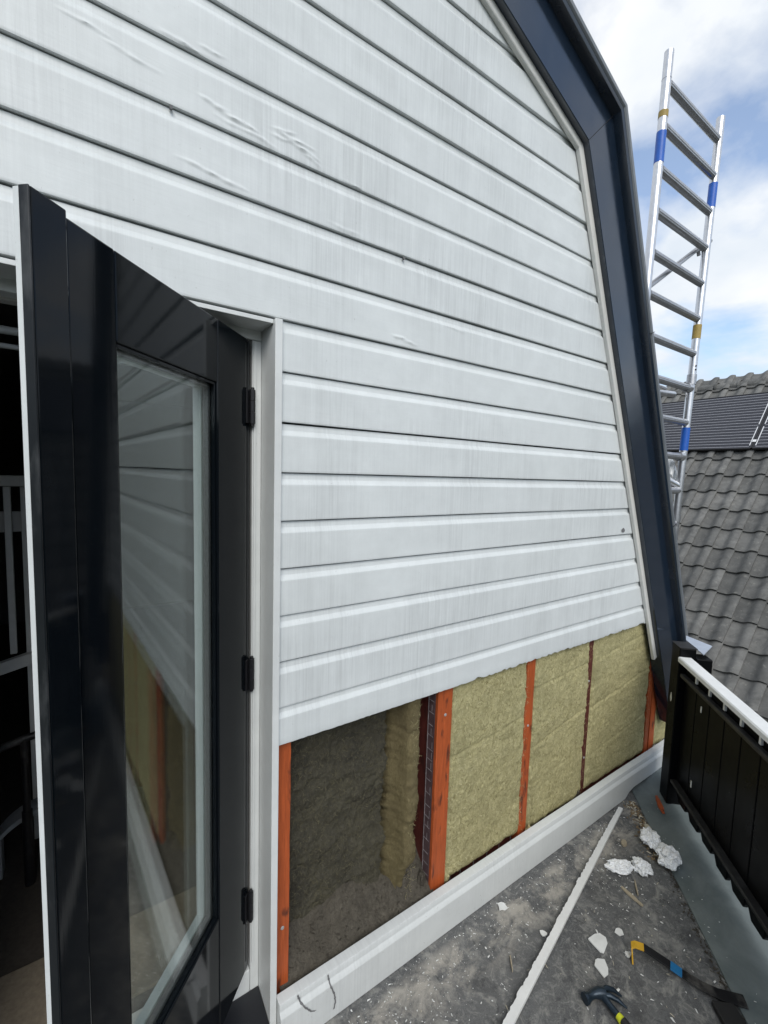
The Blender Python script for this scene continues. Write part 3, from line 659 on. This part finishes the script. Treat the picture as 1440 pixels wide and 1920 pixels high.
mb = MB(); rings = [[(p[0], .86, p[2]), (p[0], .94, p[2]), (p[0], .94, p[2]-.02), (p[0], .86, p[2]-.02)] for p in arc]; mb.stations(rings); mb.box(-.31, -.29, .87, .93, Z0+.001, .325)
tag(mb.build('stool', 'grey_plastic', bevel=.002), 'low grey stool with curved seat on the dark room floor', 'stool')

# ================================================================ FENCE
fence = empty('fence', tuple(fp(.045, .0375, .04))); tag(fence, 'black boarded balustrade with white top rail along the terrace edge', 'fence')
FL = Vector(fence.location)
def fpart(mb, name, mat, **k): return at(mb.build(name, mat, **k), fence, FL)
AX = (FD, FE, UZ)
fpart(MB().obox(F0, AX, ((0, .09), (0, .075), (.035, .865))), 'post', 'fence', bevel=.005)
fpart(MB().obox(F0, AX, ((-.002, .092), (-.002, .077), (.8655, .8685))), 'post_cap', 'fence_worn')
fpart(MB().obox(F0, AX, ((.02, .10), (.085, .16), (.03, .81))), 'post', 'fence', bevel=.005)
# white rail with slightly uneven edge
rings = []
for i in range(41):
    t = -.001-2.9*i/40
    rings.append([fp(t, -.006+.0012*nz(t*9, 1, 1), .797), fp(t, -.006+.0012*nz(t*9, 4, 1), .815), fp(t, -.001, .8205), fp(t, .052, .8205), fp(t, .058, .815), fp(t, .058, .797)])
rail = fpart(MB().stations(rings), 'top_rail', 'strip'); rail['label'] = 'white painted top rail'
fpart(MB().obox(F0, AX, ((-2.9, -.012), (.002, .028), (.722, .742))), 'upper_batten', 'fence_worn', bevel=.006)
fpart(MB().obox(F0, AX, ((-2.9, -.028), (-.004, .028), (.176, .192))), 'lower_batten', 'fence_worn', bevel=.003)
fpart(MB().obox(F0, AX, ((-2.9, -.001), (.0505, .056), (.15, .79))), 'backing_panel', 'fence')
t = -.012; i = 0
while t > -2.85:
    wb = .117; mb = MB(); dz = random.uniform(-.006, .006)
    # board with clipped lower corners
    o_ = [(t, .795), (t-wb, .795), (t-wb, .104+dz), (t-wb+.008, .086+dz), (t-.040, .084+dz), (t, .140+dz)]
    vs = [fp(a, .030, z) for a, z in o_]+[fp(a, .050, z) for a, z in o_]; n = 6
    mb.add(vs, [tuple(range(n)), tuple(range(2*n-1, n-1, -1))]+[(k, (k+1) % n, n+(k+1) % n, n+k) for k in range(n)])
    fpart(mb, 'board', 'fence', bevel=.004)
    fpart(MB().obox(F0, AX, ((t-wb-.012+.002, t-wb+.002), (.020, .0295), (.745, .796))), 'bracket', 'strip', bevel=.001)
    t -= .120; i += 1
for a, z, w_, h_ in ((-.197, .655, .008, .014), (-.172, .274, .008, .016)):
    fpart(MB().obox(F0, AX, ((a-w_, a), (.0195, .0215), (z-h_, z+h_))), 'paint_chip', 'strip')
mb = MB(); ring = [tuple(fp(.050+.010*math.cos(a)*(1+.3*nz(a, 1, 1)), -.0012, .585+.024*math.sin(a)*(1+.2*nz(a, 4, 1)))) for a in [i*.45 for i in range(14)]]; mb.add(ring, [tuple(range(14))]); fpart(mb, 'paint_chip', 'strip', fix=False)

# ================================================================ SCAFFOLD
scf = empty('scaffold_tower', (3.3, .35, GZ)); tag(scf, 'aluminium scaffold tower frame with rungs and blue tape beside the gable', 'scaffold')
SO = Vector(scf.location); SY = .35
def spart(mb, name, mat, **k): return at(mb.build(name, mat, **k), scf, SO)
def xL(z): return 2.950+.0355*(z-4.0)
def xR(z): return 3.735+.052*(z-4.233)
def stile(fx, z0, z1, r): return MB().tube((fx(z0), SY, z0), (fx(z1), SY, z1), r, n=24)
spart(stile(xL, GZ, 4.26, .026), 'stile', 'alu', smooth=True); spart(stile(xR, GZ, 4.233, .026), 'stile', 'alu', smooth=True)
for i in range(16):
    z = 4.085-.2455*i
    rings = []
    for x in (xL(z)+.024, xR(z)-.024):
        rings.append([(x, SY+.0235*(1+.05*(k % 2))*math.cos(2*math.pi*k/28), z+.0235*(1+.05*(k % 2))*math.sin(2*math.pi*k/28)) for k in range(28)])
    spart(MB().stations(rings), 'rung', 'alu_rung')
    if i in (7, 9, 13): spart(MB().tube((xR(z)-.075, SY, z), (xR(z)-.02, SY, z), .032, n=20), 'rung_socket', 'alu', smooth=True)
def band(fx, z0, z1, mat, name='tape'): return spart(MB().tube((fx(z0), SY, z0), (fx(z1), SY, z1), .0272, n=24), name, mat, smooth=True)
band(xL, 3.62, 3.80, 'blue_tape'); band(xR, 3.625, 3.79, 'blue_tape'); band(xR, 1.92, 2.085, 'blue_tape'); band(xL, 3.88, 3.918, 'yellow_tape'); band(xR, 2.718, 2.815, 'yellow_tape')
spart(MB().tube((xR(2.40), SY, 2.395), (xR(2.46), SY, 2.465), .0305, n=24), 'collar', 'alu_rung', smooth=True); spart(MB().tube((xR(1.42), SY, 1.40), (xR(1.46), SY, 1.46), .031, n=24), 'collar', 'alu', smooth=True)
spart(MB().tube((xL(4.1), SY, 4.10), (xL(4.1), SY, 4.104), .0268, n=24), 'seam_ring', 'alu_rung')
for z in (2.523, 2.497): spart(MB().tube((xR(z)-.012, SY-.0245, z), (xR(z)-.012, SY-.0268, z), .006, n=10), 'spring_hole', 'rubber')
spart(MB().tube((2.72, .405, 2.73), (3.745, .405, 3.405), .017, n=16), 'diagonal_brace', 'alu_rung', smooth=True)
spart(MB().tube((3.735, .395, 3.38), (3.775, .37, 3.44), .024, n=12).tube((3.70, .405, 3.36), (3.72, .405, 3.33), .012, n=10), 'brace_clamp', 'alu_rung')
spart(MB().tube((3.25, .47, 2.315), (3.66, .47, 2.345), .022, n=16), 'ledger_tube', 'alu', smooth=True); spart(MB().tube((3.30, .50, 2.40), (3.60, .50, 2.385), .012, n=12), 'ledger_tube', 'alu', smooth=True)
spart(MB().tube((3.40, .40, 1.675), (3.62, .40, 1.64), .026, n=16).tube((3.52, .40, 1.70), (3.60, .36, 1.66), .03, n=14), 'ledger_tube', 'alu', smooth=True)
# crumpled plastic tied to the tower
def crumple(name, loc, size, seed, mat, sub=3, amp=.6, rot=0):
    rnd = random.Random(int(seed*100)); bm = bmesh.new(); bmesh.ops.create_icosphere(bm, subdivisions=sub, radius=1); rm = Matrix.Rotation(rot, 3, 'Z')
    creases = [Vector((rnd.gauss(0, 1), rnd.gauss(0, 1), rnd.gauss(0, .7))).normalized() for _ in range(16)]
    for v in bm.verts:
        c = v.co.copy(); k = min(1.25/max(.2, c.dot(d)+.12*rnd.random()) if c.dot(d) > .55 else 9 for d in creases); k = min(k, 1.75)
        k *= 1+amp*.35*nz(c.x*2.2+seed, c.y*2.2, c.z*2.2)+amp*.20*abs(nz(c.x*6+seed, c.y*6, c.z*6))+rnd.uniform(-.05, .05)
        v.co = rm @ Vector((c.x*size[0]*k*.75, c.y*size[1]*k*.75, c.z*size[2]*k*.75))
    lo = min(v.co.z for v in bm.verts); me = bpy.data.meshes.new(name); bm.to_mesh(me); bm.free(); me.materials.append(M[mat]); o = bpy.data.objects.new(name, me); COL.objects.link(o)
    o.location = (loc[0], loc[1], loc[2]-lo if loc[2] < .1 else loc[2]); return o
pl = crumple('plastic_sheet', (3.62, .43, 1.775), (.05, .035, .085), 4.4, 'paper', 3, .9); tag(pl, 'crumpled white plastic caught on the scaffold tower', 'plastic')

# ================================================================ NEIGHBOUR HOUSE
nb = empty('neighbour_house', (8.5, 1.8, GZ)); tag(nb, 'neighbouring house with grey concrete tiled roof', 'house'); NO = Vector(nb.location)
PH = R(48.4); DS = Vector((math.cos(PH), 0, math.sin(PH))); NR = Vector((-math.sin(PH), 0, math.cos(PH))); CX = Vector((0, -1, 0)); RP = Vector((8.51, 0, 1.506))
def rp_(s, y, n): return RP+DS*s+NR*n+Vector((0, y, 0))
SR = 2.70; SE = -4.7
apex = rp_(SR, 0, -.07); eave = rp_(SE, 0, -.07)
YA, YB = -4.2, 7.5
vs = []
for y in (YA, YB): vs += [(eave.x, y, eave.z), (apex.x, y, apex.z), (2*apex.x-eave.x, y, eave.z)]
roof = at(MB().add(vs, [(0, 1, 4, 3), (1, 2, 5, 4), (0, 3, 5, 2), (0, 2, 1), (3, 4, 5)]).build('roof', 'backing'), nb, NO)
at(MB().box(eave.x+.35, 2*apex.x-eave.x-.35, YA+.15, YB-.15, GZ, eave.z+.02).build('wall', 'brick'), nb, NO)
TW, TG = .271, .368
def tile_mesh():
    NV = 14; Ln = TG+.05; vs = []
    def hprof(v): # pan then roll
        return .014*(1-min(1, v/.30))**2+.062*(.5-.5*math.cos(math.pi*min(1, max(0, (v-.42)/.42))))-.008*max(0, (v-.90)/.10)
    us = [0, .012, Ln*.5, Ln]
    for k, u in enumerate(us):
        for i in range(NV+1):
            v = i/NV*1.06; z = hprof(min(1, v))-(.006 if v > 1 else 0)+.040*(1-u/Ln)-(.004 if k == 0 else 0)
            vs.append((v*TW, u, z+.004*math.sin(u*8)*0))
    W_ = NV+1; fs = [(k*W_+i, k*W_+i+1, (k+1)*W_+i+1, (k+1)*W_+i) for k in range(3) for i in range(NV)]
    b = len(vs); vs += [(vs[i][0], .004, vs[i][2]-.034) for i in range(W_)]; fs += [(b+i, b+i+1, i+1, i) for i in range(NV)]
    b2 = len(vs); vs += [(vs[k*W_+NV][0]-.002, vs[k*W_+NV][1], vs[k*W_+NV][2]-.030) for k in range(4)]; fs += [(k*W_+NV, b2+k, b2+k+1, (k+1)*W_+NV) for k in range(3)]
    me = bpy.data.meshes.new('tile'); me.from_pydata(vs, [], fs); me.shade_smooth()
    try: me.set_sharp_from_angle(angle=R(35))
    except Exception: pass
    me.materials.append(M['tile']); return me, vs, fs
tme, tvs, tfs = tile_mesh()
RM = Matrix(((CX.x, DS.x, NR.x), (CX.y, DS.y, NR.y), (CX.z, DS.z, NR.z))).to_4x4()
rest = MB()
for i in range(-14, 6):
    for j in range(-21, 21):
        s = .76+TG*i; y = 1.54-TW*j
        if not (YA+.1 < y-TW and y < YB): continue
        p = rp_(s, y, 0)
        jm = Matrix.Translation(p+NR*random.uniform(-.002, .003)+DS*random.uniform(-.006, .006)) @ RM @ Matrix.Rotation(random.uniform(-.022, .022), 4, 'Z') @ Matrix.Rotation(random.uniform(-.006, .006), 4, 'Y')
        if -9 <= j <= 6 and -12 <= i <= 5:
            o = bpy.data.objects.new('tile', tme); COL.objects.link(o); o.parent = roof; o.matrix_basis = jm
        else: rest.add([jm @ Vector(v) for v in tvs], tfs)
ro = rest.build('tile_field', 'tile', smooth=True, fix=False); ro.parent = roof; ro['kind'] = 'stuff'
# ridge tiles
y = YA+.1
while y < YB-.4:
    rings = []; Lr = .40
    for u in (0, .03, .031, Lr):
        rr = .135 if u < .0305 else .118; ring = []
        for k in range(11):
            a = R(-20+220*k/10); ring.append((apex.x+rr*math.cos(a)*1.05, y+u, apex.z+.055+rr*math.sin(a)*.85+.02*(1-u/Lr)))
        for k in range(10, -1, -1):
            a = R(-20+220*k/10); ring.append((apex.x+(rr-.02)*math.cos(a)*1.05, y+u, apex.z+.055+(rr-.02)*math.sin(a)*.85+.02*(1-u/Lr)))
        rings.append(ring)
    o = MB().stations(rings).build('ridge_tile', 'tile'); o.parent = roof; y += .37
# solar panels
def panel(y0, y1, label):
    t = empty('solar_panel', tuple(rp_(.92, (y0+y1)/2, .11))); tag(t, label, 'solar panel', 'solar panels on the neighbouring roof'); TO = Vector(t.location)
    AXP = (CX, DS, NR); s0, s1 = .92, 2.28
    def bx_(a, b, c, d, n0, n1, mb=None): return (mb or MB()).obox(RP, AXP, ((-b, -a), (c, d), (n0, n1)))
    at(bx_(y0, y1, s0, s1, .105, .135).build('panel_body', 'pv'), t, TO)
    mb = MB(); bx_(y0, y1, s0-.012, s0, .10, .142, mb); bx_(y0, y1, s1, s1+.012, .10, .142, mb); bx_(y0-.012, y0, s0, s1, .10, .142, mb); bx_(y1, y1+.012, s0, s1, .10, .142, mb); at(mb.build('frame', 'pv_frame'), t, TO)
    mb = MB(); nl = 19
    for i in range(nl): q = s0+.035+(s1-s0-.07)*i/(nl-1); bx_(y0+.03, y1-.03, q-.004, q+.004, .1352, .1362, mb)
    at(mb.build('cell_line', 'pv_line'), t, TO)
    mb = MB()
    for yy in (y0+.02, y1-.03):
        bx_(yy, yy+.012, s0+.06, s0+.50, .1354, .1366, mb); bx_(yy, yy+.012, s0+.56, s1-.06, .1354, .1366, mb)
    at(mb.build('edge_mark', 'pv_white'), t, TO)
    return t
panel(1.565, 3.55, 'long dark solar panel behind the scaffold, left of the white seam'); panel(-.45, 1.535, 'dark solar panel at the right edge, right of the white seam')
t = MB().obox(RP, (CX, DS, NR), ((-1.575, -1.525), (1.05, 1.10), (.142, .15))).build('panel_clamp', 'pv_white'); tag(t, 'small white clamp between the two solar panels', 'clamp')

# ================================================================ THINGS ON THE TERRACE
def slab(name, pts, z0, z1, mat, jit=0, bevel=0):
    n = len(pts); vs = [(x, y, z0) for x, y in pts]+[(x, y, z1+jit*nz(x*30, y*30, 1)) for x, y in pts]
    return MB().add(vs, [tuple(range(n-1, -1, -1)), tuple(range(n, 2*n))]+[(k, (k+1) % n, n+(k+1) % n, n+k) for k in range(n)]).build(name, mat, bevel=bevel)
# long torn strip of cladding
a = Vector((2.236, -.066, 0)); b = Vector((.80, -.415, 0)); d = (b-a).normalized(); nn = Vector((-d.y, d.x, 0)); Ls = (b-a).length
if nn.y > 0: nn = -nn
rings = []
for i in range(190):
    s = Ls*i/189; p = a+d*s; wt = .010+.006*min(1, s/.5)+.005*max(0, nz(s*18, 3, 1))+.004*nz(s*60, 1, 5)+.003*nz(s*150, 1, 2)
    z = .012+.010*(s/Ls)
    e0 = p-nn*wt; e1 = p+nn*.010
    rings.append([(e0.x, e0.y, z-.006), (e0.x, e0.y, z+.004), (e1.x, e1.y, z+.006), (e1.x, e1.y, z-.006)])
o = MB().stations(rings).build('cladding_strip', 'strip'); tag(o, 'long white strip of cladding with one torn edge lying on the terrace', 'strip')
# crumpled wrapping: folded sheets
def wrapper(loc, sx, sy, h, seed, rot, label, lobes=3):
    bm = bmesh.new(); bmesh.ops.create_icosphere(bm, subdivisions=4, radius=1); rm = Matrix.Rotation(rot, 3, 'Z')
    rg = lambda c, f, o_: 1-2.3*abs(nz(c.x*f+seed, c.y*f+o_, c.z*f))
    for v in bm.verts:
        c = v.co.copy(); k = .78+.34*nz(c.x*1.3+seed, c.y*1.3, c.z*1.3)+.26*rg(c, 1.5, 3)+.17*rg(c, 3.1, 7)+.07*rg(c, 6.5, 1)
        q = Vector((c.x*sx*k, c.y*sy*k, c.z*h*k*.62)); q.x += .25*sx*nz(c.x*2, c.y*2+seed, 1); v.co = rm @ q
    lo = min(v.co.z for v in bm.verts)
    for v in bm.verts: v.co.z = max(v.co.z-lo-h*.16, 0)*1.1
    me = bpy.data.meshes.new('crumpled_wrapper'); bm.to_mesh(me); bm.free(); me.materials.append(M['paper']); o = bpy.data.objects.new('crumpled_wrapper', me); COL.objects.link(o); o.location = loc
    tag(o, label, 'wrapper', 'crumpled wrappers on the terrace')
wrapper((2.130, -.258, .006), .052, .040, .042, 2.3, .8, 'crumpled white wrapper nearest the post, upper one on the kerb edge')
wrapper((2.088, -.350, .012), .048, .041, .042, 7.9, .3, 'crumpled white wrapper with sharp corner, lower one on the kerb edge')
wrapper((1.962, -.302, .003), .035, .034, .032, 11.2, 1.2, 'smaller crumpled white wrapper on the dark floor, right of the torn one', 4)
wrapper((1.885, -.246, .003), .052, .026, .026, 17.5, -.7, 'torn flat white wrapper beside the long strip', 6)
# larger paint flakes
def flake(x, y, r, seed, label, el=1.0, rot=0):
    pts = []
    rn = random.Random(int(seed*10)); nf = rn.choice((7, 8, 9))
    for i in range(nf):
        t_ = 2*math.pi*(i+rn.uniform(-.3, .3))/nf; rr = r*(1+.45*nz(math.cos(t_)*1.5+seed, math.sin(t_)*1.5, seed)+rn.uniform(-.22, .2)); px, py = rr*math.cos(t_)*el, rr*math.sin(t_)
        pts.append((x+px*math.cos(rot)-py*math.sin(rot), y+px*math.sin(rot)+py*math.cos(rot)))
    o = slab('paint_flake', pts, .004, .007, 'flake', .004); tag(o, label, 'paint flake', 'larger white paint flakes on the terrace')
flake(1.515, -.365, .030, 1.2, 'large angular white paint flake between strip and pry bar', 1.3, .5)
flake(1.445, -.418, .026, 5.5, 'rounded white paint flake just above the hammer', 1.0, 0)
flake(1.612, -.388, .013, 8.1, 'small white flake right beside the large angular flake', 1.3, .3)
flake(1.366, -.236, .013, 3.7, 'oval white flake left of the long strip', .8, .8)
flake(1.317, -.085, .018, 6.2, 'white flake lying closest to the skirting board', .9, .4)
flake(1.563, -.448, .009, 9.9, 'tiny white flake at the yellow pry bar tip', 1.4, .2)
# wood bits
def sliver(name, p, q, wv, mat, label, z=.006, cat='splinter'):
    p, q = Vector((*p, z)), Vector((*q, z+.004)); d = (q-p).normalized(); n_ = Vector((-d.y, d.x, 0)); rings = []
    for i in range(9):
        u = i/8; c = p.lerp(q, u); ww = wv*(.25+.9*math.sin(math.pi*min(1, u*.8+.12)))*(1+.3*nz(u*6, p.x*9, 1)); rings.append([tuple(c-n_*ww-UZ*.003), tuple(c-n_*ww*.8+UZ*.003), tuple(c+n_*ww*.8+UZ*.003), tuple(c+n_*ww-UZ*.003)])
    tag(MB().stations(rings).build(name, mat), label, cat)
sliver('wood_splinter', (2.47, -.130), (2.365, -.212), .011, 'orange', 'orange painted wood splinter at the foot of the black post', .026)
sliver('wood_splinter', (1.805, -.296), (1.791, -.388), .007, 'pale_wood', 'pale flat wood splinter on the dark floor below the wrappers')
sliver('wood_splinter', (1.883, -.311), (1.821, -.355), .0028, 'pale_wood', 'thin pale wood splinter just under the wrappers')
sliver('wood_splinter', (1.20, -.222), (1.165, -.262), .0022, 'pale_wood', 'thin pale splinter left of the long strip')
sliver('wood_chip', (2.055, -.178), (2.015, -.196), .012, 'pale_wood', 'pale broken wood chip between strip and wrappers', cat='wood chip')
sliver('wood_chip', (2.245, -.185), (2.215, -.222), .013, 'raw', 'flat beige wood chip against the kerb above the wrappers', cat='wood chip')
# pry bar
def pry():
    t = empty('pry_bar', (1.66, -.58, .004)); tag(t, 'flat black pry bar with yellow hooked end and blue band', 'pry bar'); TO = Vector(t.location)
    pts = [((1.556, -.466), .003), ((1.564, -.458), .030), ((1.572, -.452), .040), ((1.582, -.458), .043), ((1.600, -.480), .041), ((1.625, -.535), .030), ((1.633, -.553), .026), ((1.645, -.585), .020), ((1.668, -.640), .012), ((1.690, -.678), .010), ((1.735, -.735), .014)]
    def seg(i0, i1, name, mat, wv, grow=0, th=.0045):
        rings = []
        for i in range(i0, i1+1):
            (x, y), z = pts[i]; (xa, ya), za = pts[max(0, i-1)]; (xb, yb), zb = pts[min(len(pts)-1, i+1)]
            d = Vector((xb-xa, yb-ya, zb-za)).normalized(); sd_ = Vector((.83, .50, 0)) if i < 4 else Vector((-d.y, d.x, 0)).normalized()
            if sd_.y < 0: sd_ = -sd_
            up = d.cross(sd_).normalized(); up = up if up.z > 0 or i < 3 else -up
            p = Vector((x, y, z)); ww = wv+grow*(i-i0)/(max(1, i1-i0))
            rings.append([tuple(p-sd_*ww-up*th*.5), tuple(p-sd_*ww+up*th*.5), tuple(p+sd_*ww+up*th*.5), tuple(p+sd_*ww-up*th*.5)])
        at(MB().stations(rings).build(name, mat, bevel=.0008), t, TO)
    seg(0, 4, 'hooked_end', 'yellow', .014); seg(4, 6, 'bar', 'black_steel', .0145, 0, .0052); seg(6, 7, 'band', 'tool_blue', .0155, 0, .006); seg(7, 10, 'bar', 'black_steel', .0145, .006, .0052)
pry()
# claw hammer
def hammer():
    t = empty('claw_hammer', (1.36, -.49, .004)); tag(t, 'dark claw hammer with lime grip at the bottom edge', 'hammer'); TO = Vector(t.location); z = .020
    at(MB().path([(1.292, -.446, z), (1.300, -.448, z)], [.0165, .0165], 18).path([(1.3005, -.4482, z), (1.315, -.452, z+.001), (1.328, -.455, z+.003), (1.345, -.463, z+.004), (1.360, -.474, z+.003)], [.0155, .0105, .012, .0165, .015], 16).build('head', 'hammer_steel', smooth=True), t, TO)
    for k in (-1, 1):
        o_ = Vector((.006, .009, 0))*k
        pts = [Vector((1.352, -.468, z+.004))+o_*.5, Vector((1.372, -.478, z+.005))+o_, Vector((1.388, -.495, z+.001))+o_*1.3, Vector((1.399, -.518, z-.008))+o_*1.5]
        at(MB().path(pts, [.009, .0085, .007, .003], 10).build('claw', 'hammer_steel', smooth=True), t, TO)
    at(MB().path([(1.350, -.470, z+.002), (1.345, -.500, z), (1.341, -.528, z-.001)], [.012, .0095, .010], 14).build('shaft', 'hammer_steel', smooth=True), t, TO)
    at(MB().path([(1.3408, -.5285, z-.001), (1.338, -.545, z-.002), (1.318, -.66, z-.003), (1.312, -.72, z-.004)], [.0108, .0135, .0155, .015], 14).build('grip', 'lime', smooth=True), t, TO)
    at(MB().path([(1.3375, -.5452, z+.002), (1.320, -.64, z+.002)], [.0125, .0125], 12).build('grip_inlay', 'rubber', smooth=True), t, TO)
hammer()
o = slab('rubber_block', [(1.640, -.672), (1.690, -.716), (1.655, -.766), (1.600, -.722)], .004, .022, 'rubber', 0, .003); tag(o, 'black rubber block beside the pry bar end', 'block')
# crumbs, chips and litter nobody could count
def crumbs(name, n, mat, place, smin, smax, label, el=2.2):
    mb = MB()
    for q in range(n):
        x, y, z = place(); s = random.uniform(smin, smax)*random.uniform(.4, 1); a = random.uniform(0, 6.28); ex = random.uniform(1, el); tz = random.uniform(0, s*.5)
        c, sn = math.cos(a), math.sin(a); pts = [(-s*ex, -s*.5), (s*ex*.6, -s*.7), (s*ex, s*.4), (-s*ex*.5, s*.6)]
        vs = [(x+p*c-r*sn, y+p*sn+r*c, z+.0015+tz*(k % 2)) for k, (p, r) in enumerate(pts)]+[(x, y, z+.0012+s*.35+tz)]
        mb.add(vs, [(0, 1, 4), (1, 2, 4), (2, 3, 4), (3, 0, 4)])
    tag(mb.build(name, mat, fix=False), label, 'debris', kind='stuff')
def on_floor():
    while True:
        x = random.uniform(.3, 2.3); y = random.uniform(-1.0, -.05); e = (Vector((x, y, 0))-F0).dot(FE)
        if e < -.14: return x, y, .001
CL = [(random.uniform(.5, 2.1), random.uniform(-.9, -.08), random.uniform(.04, .16)) for _ in range(16)]
def clustered():
    while True:
        cx_, cy_, sg = random.choice(CL); x = random.gauss(cx_, sg*1.4); y = random.gauss(cy_, sg); e = (Vector((x, y, 0))-F0).dot(FE)
        if e < -.14 and y < -.05: return x, y, .001
def near_wall():
    x = random.uniform(.6, 2.3); y = -.05-abs(random.gauss(0, .10)); e = (Vector((x, y, 0))-F0).dot(FE)
    return (x, y, .001) if e < -.14 else on_floor()
def corner():
    t_ = random.uniform(-.36, .02); e = -.135-abs(random.gauss(0, .028)); p = fp(t_, e, 0); return p.x, min(p.y, -.045), .001
def kerbside():
    p = fp(random.uniform(-1.5, 0), -.128-abs(random.gauss(0, .012)), 0); return p.x, min(p.y, -.045), .001
def kerb_top():
    p = fp(random.uniform(-1.2, .05), random.uniform(-.11, .0), 0); e = (p-F0).dot(FE); return p.x, min(p.y, -.045), .012+.18*max(0, e+.045)+.004
crumbs('paint_crumbs', 650, 'flake', clustered, .0005, .0036, 'white paint crumbs scattered over the dark terrace')
crumbs('bright_chips', 150, 'flake', on_floor, .002, .0065, 'bigger white paint chips scattered over the dark terrace')
crumbs('splinter_litter', 130, 'raw', on_floor, .0012, .003, 'fine pale splinters scattered over the terrace', 7)
crumbs('paint_crumbs', 600, 'flake', near_wall, .0005, .003, 'fine white paint crumbs in front of the skirting board')
crumbs('leaf_litter', 260, 'leaf', corner, .003, .010, 'brown litter and chips heaped in the corner by the kerb')
crumbs('chip_litter', 110, 'raw', corner, .003, .009, 'pale wood chips in the corner by the post')
crumbs('grit_line', 420, 'dust', kerbside, .002, .006, 'beige grit collected along the kerb edge')
crumbs('kerb_specks', 60, 'flake', kerb_top, .001, .0035, 'white specks on the grey green kerb')
crumbs('dark_crumbs', 90, 'rubber', corner, .002, .006, 'black crumbs near the post foot')
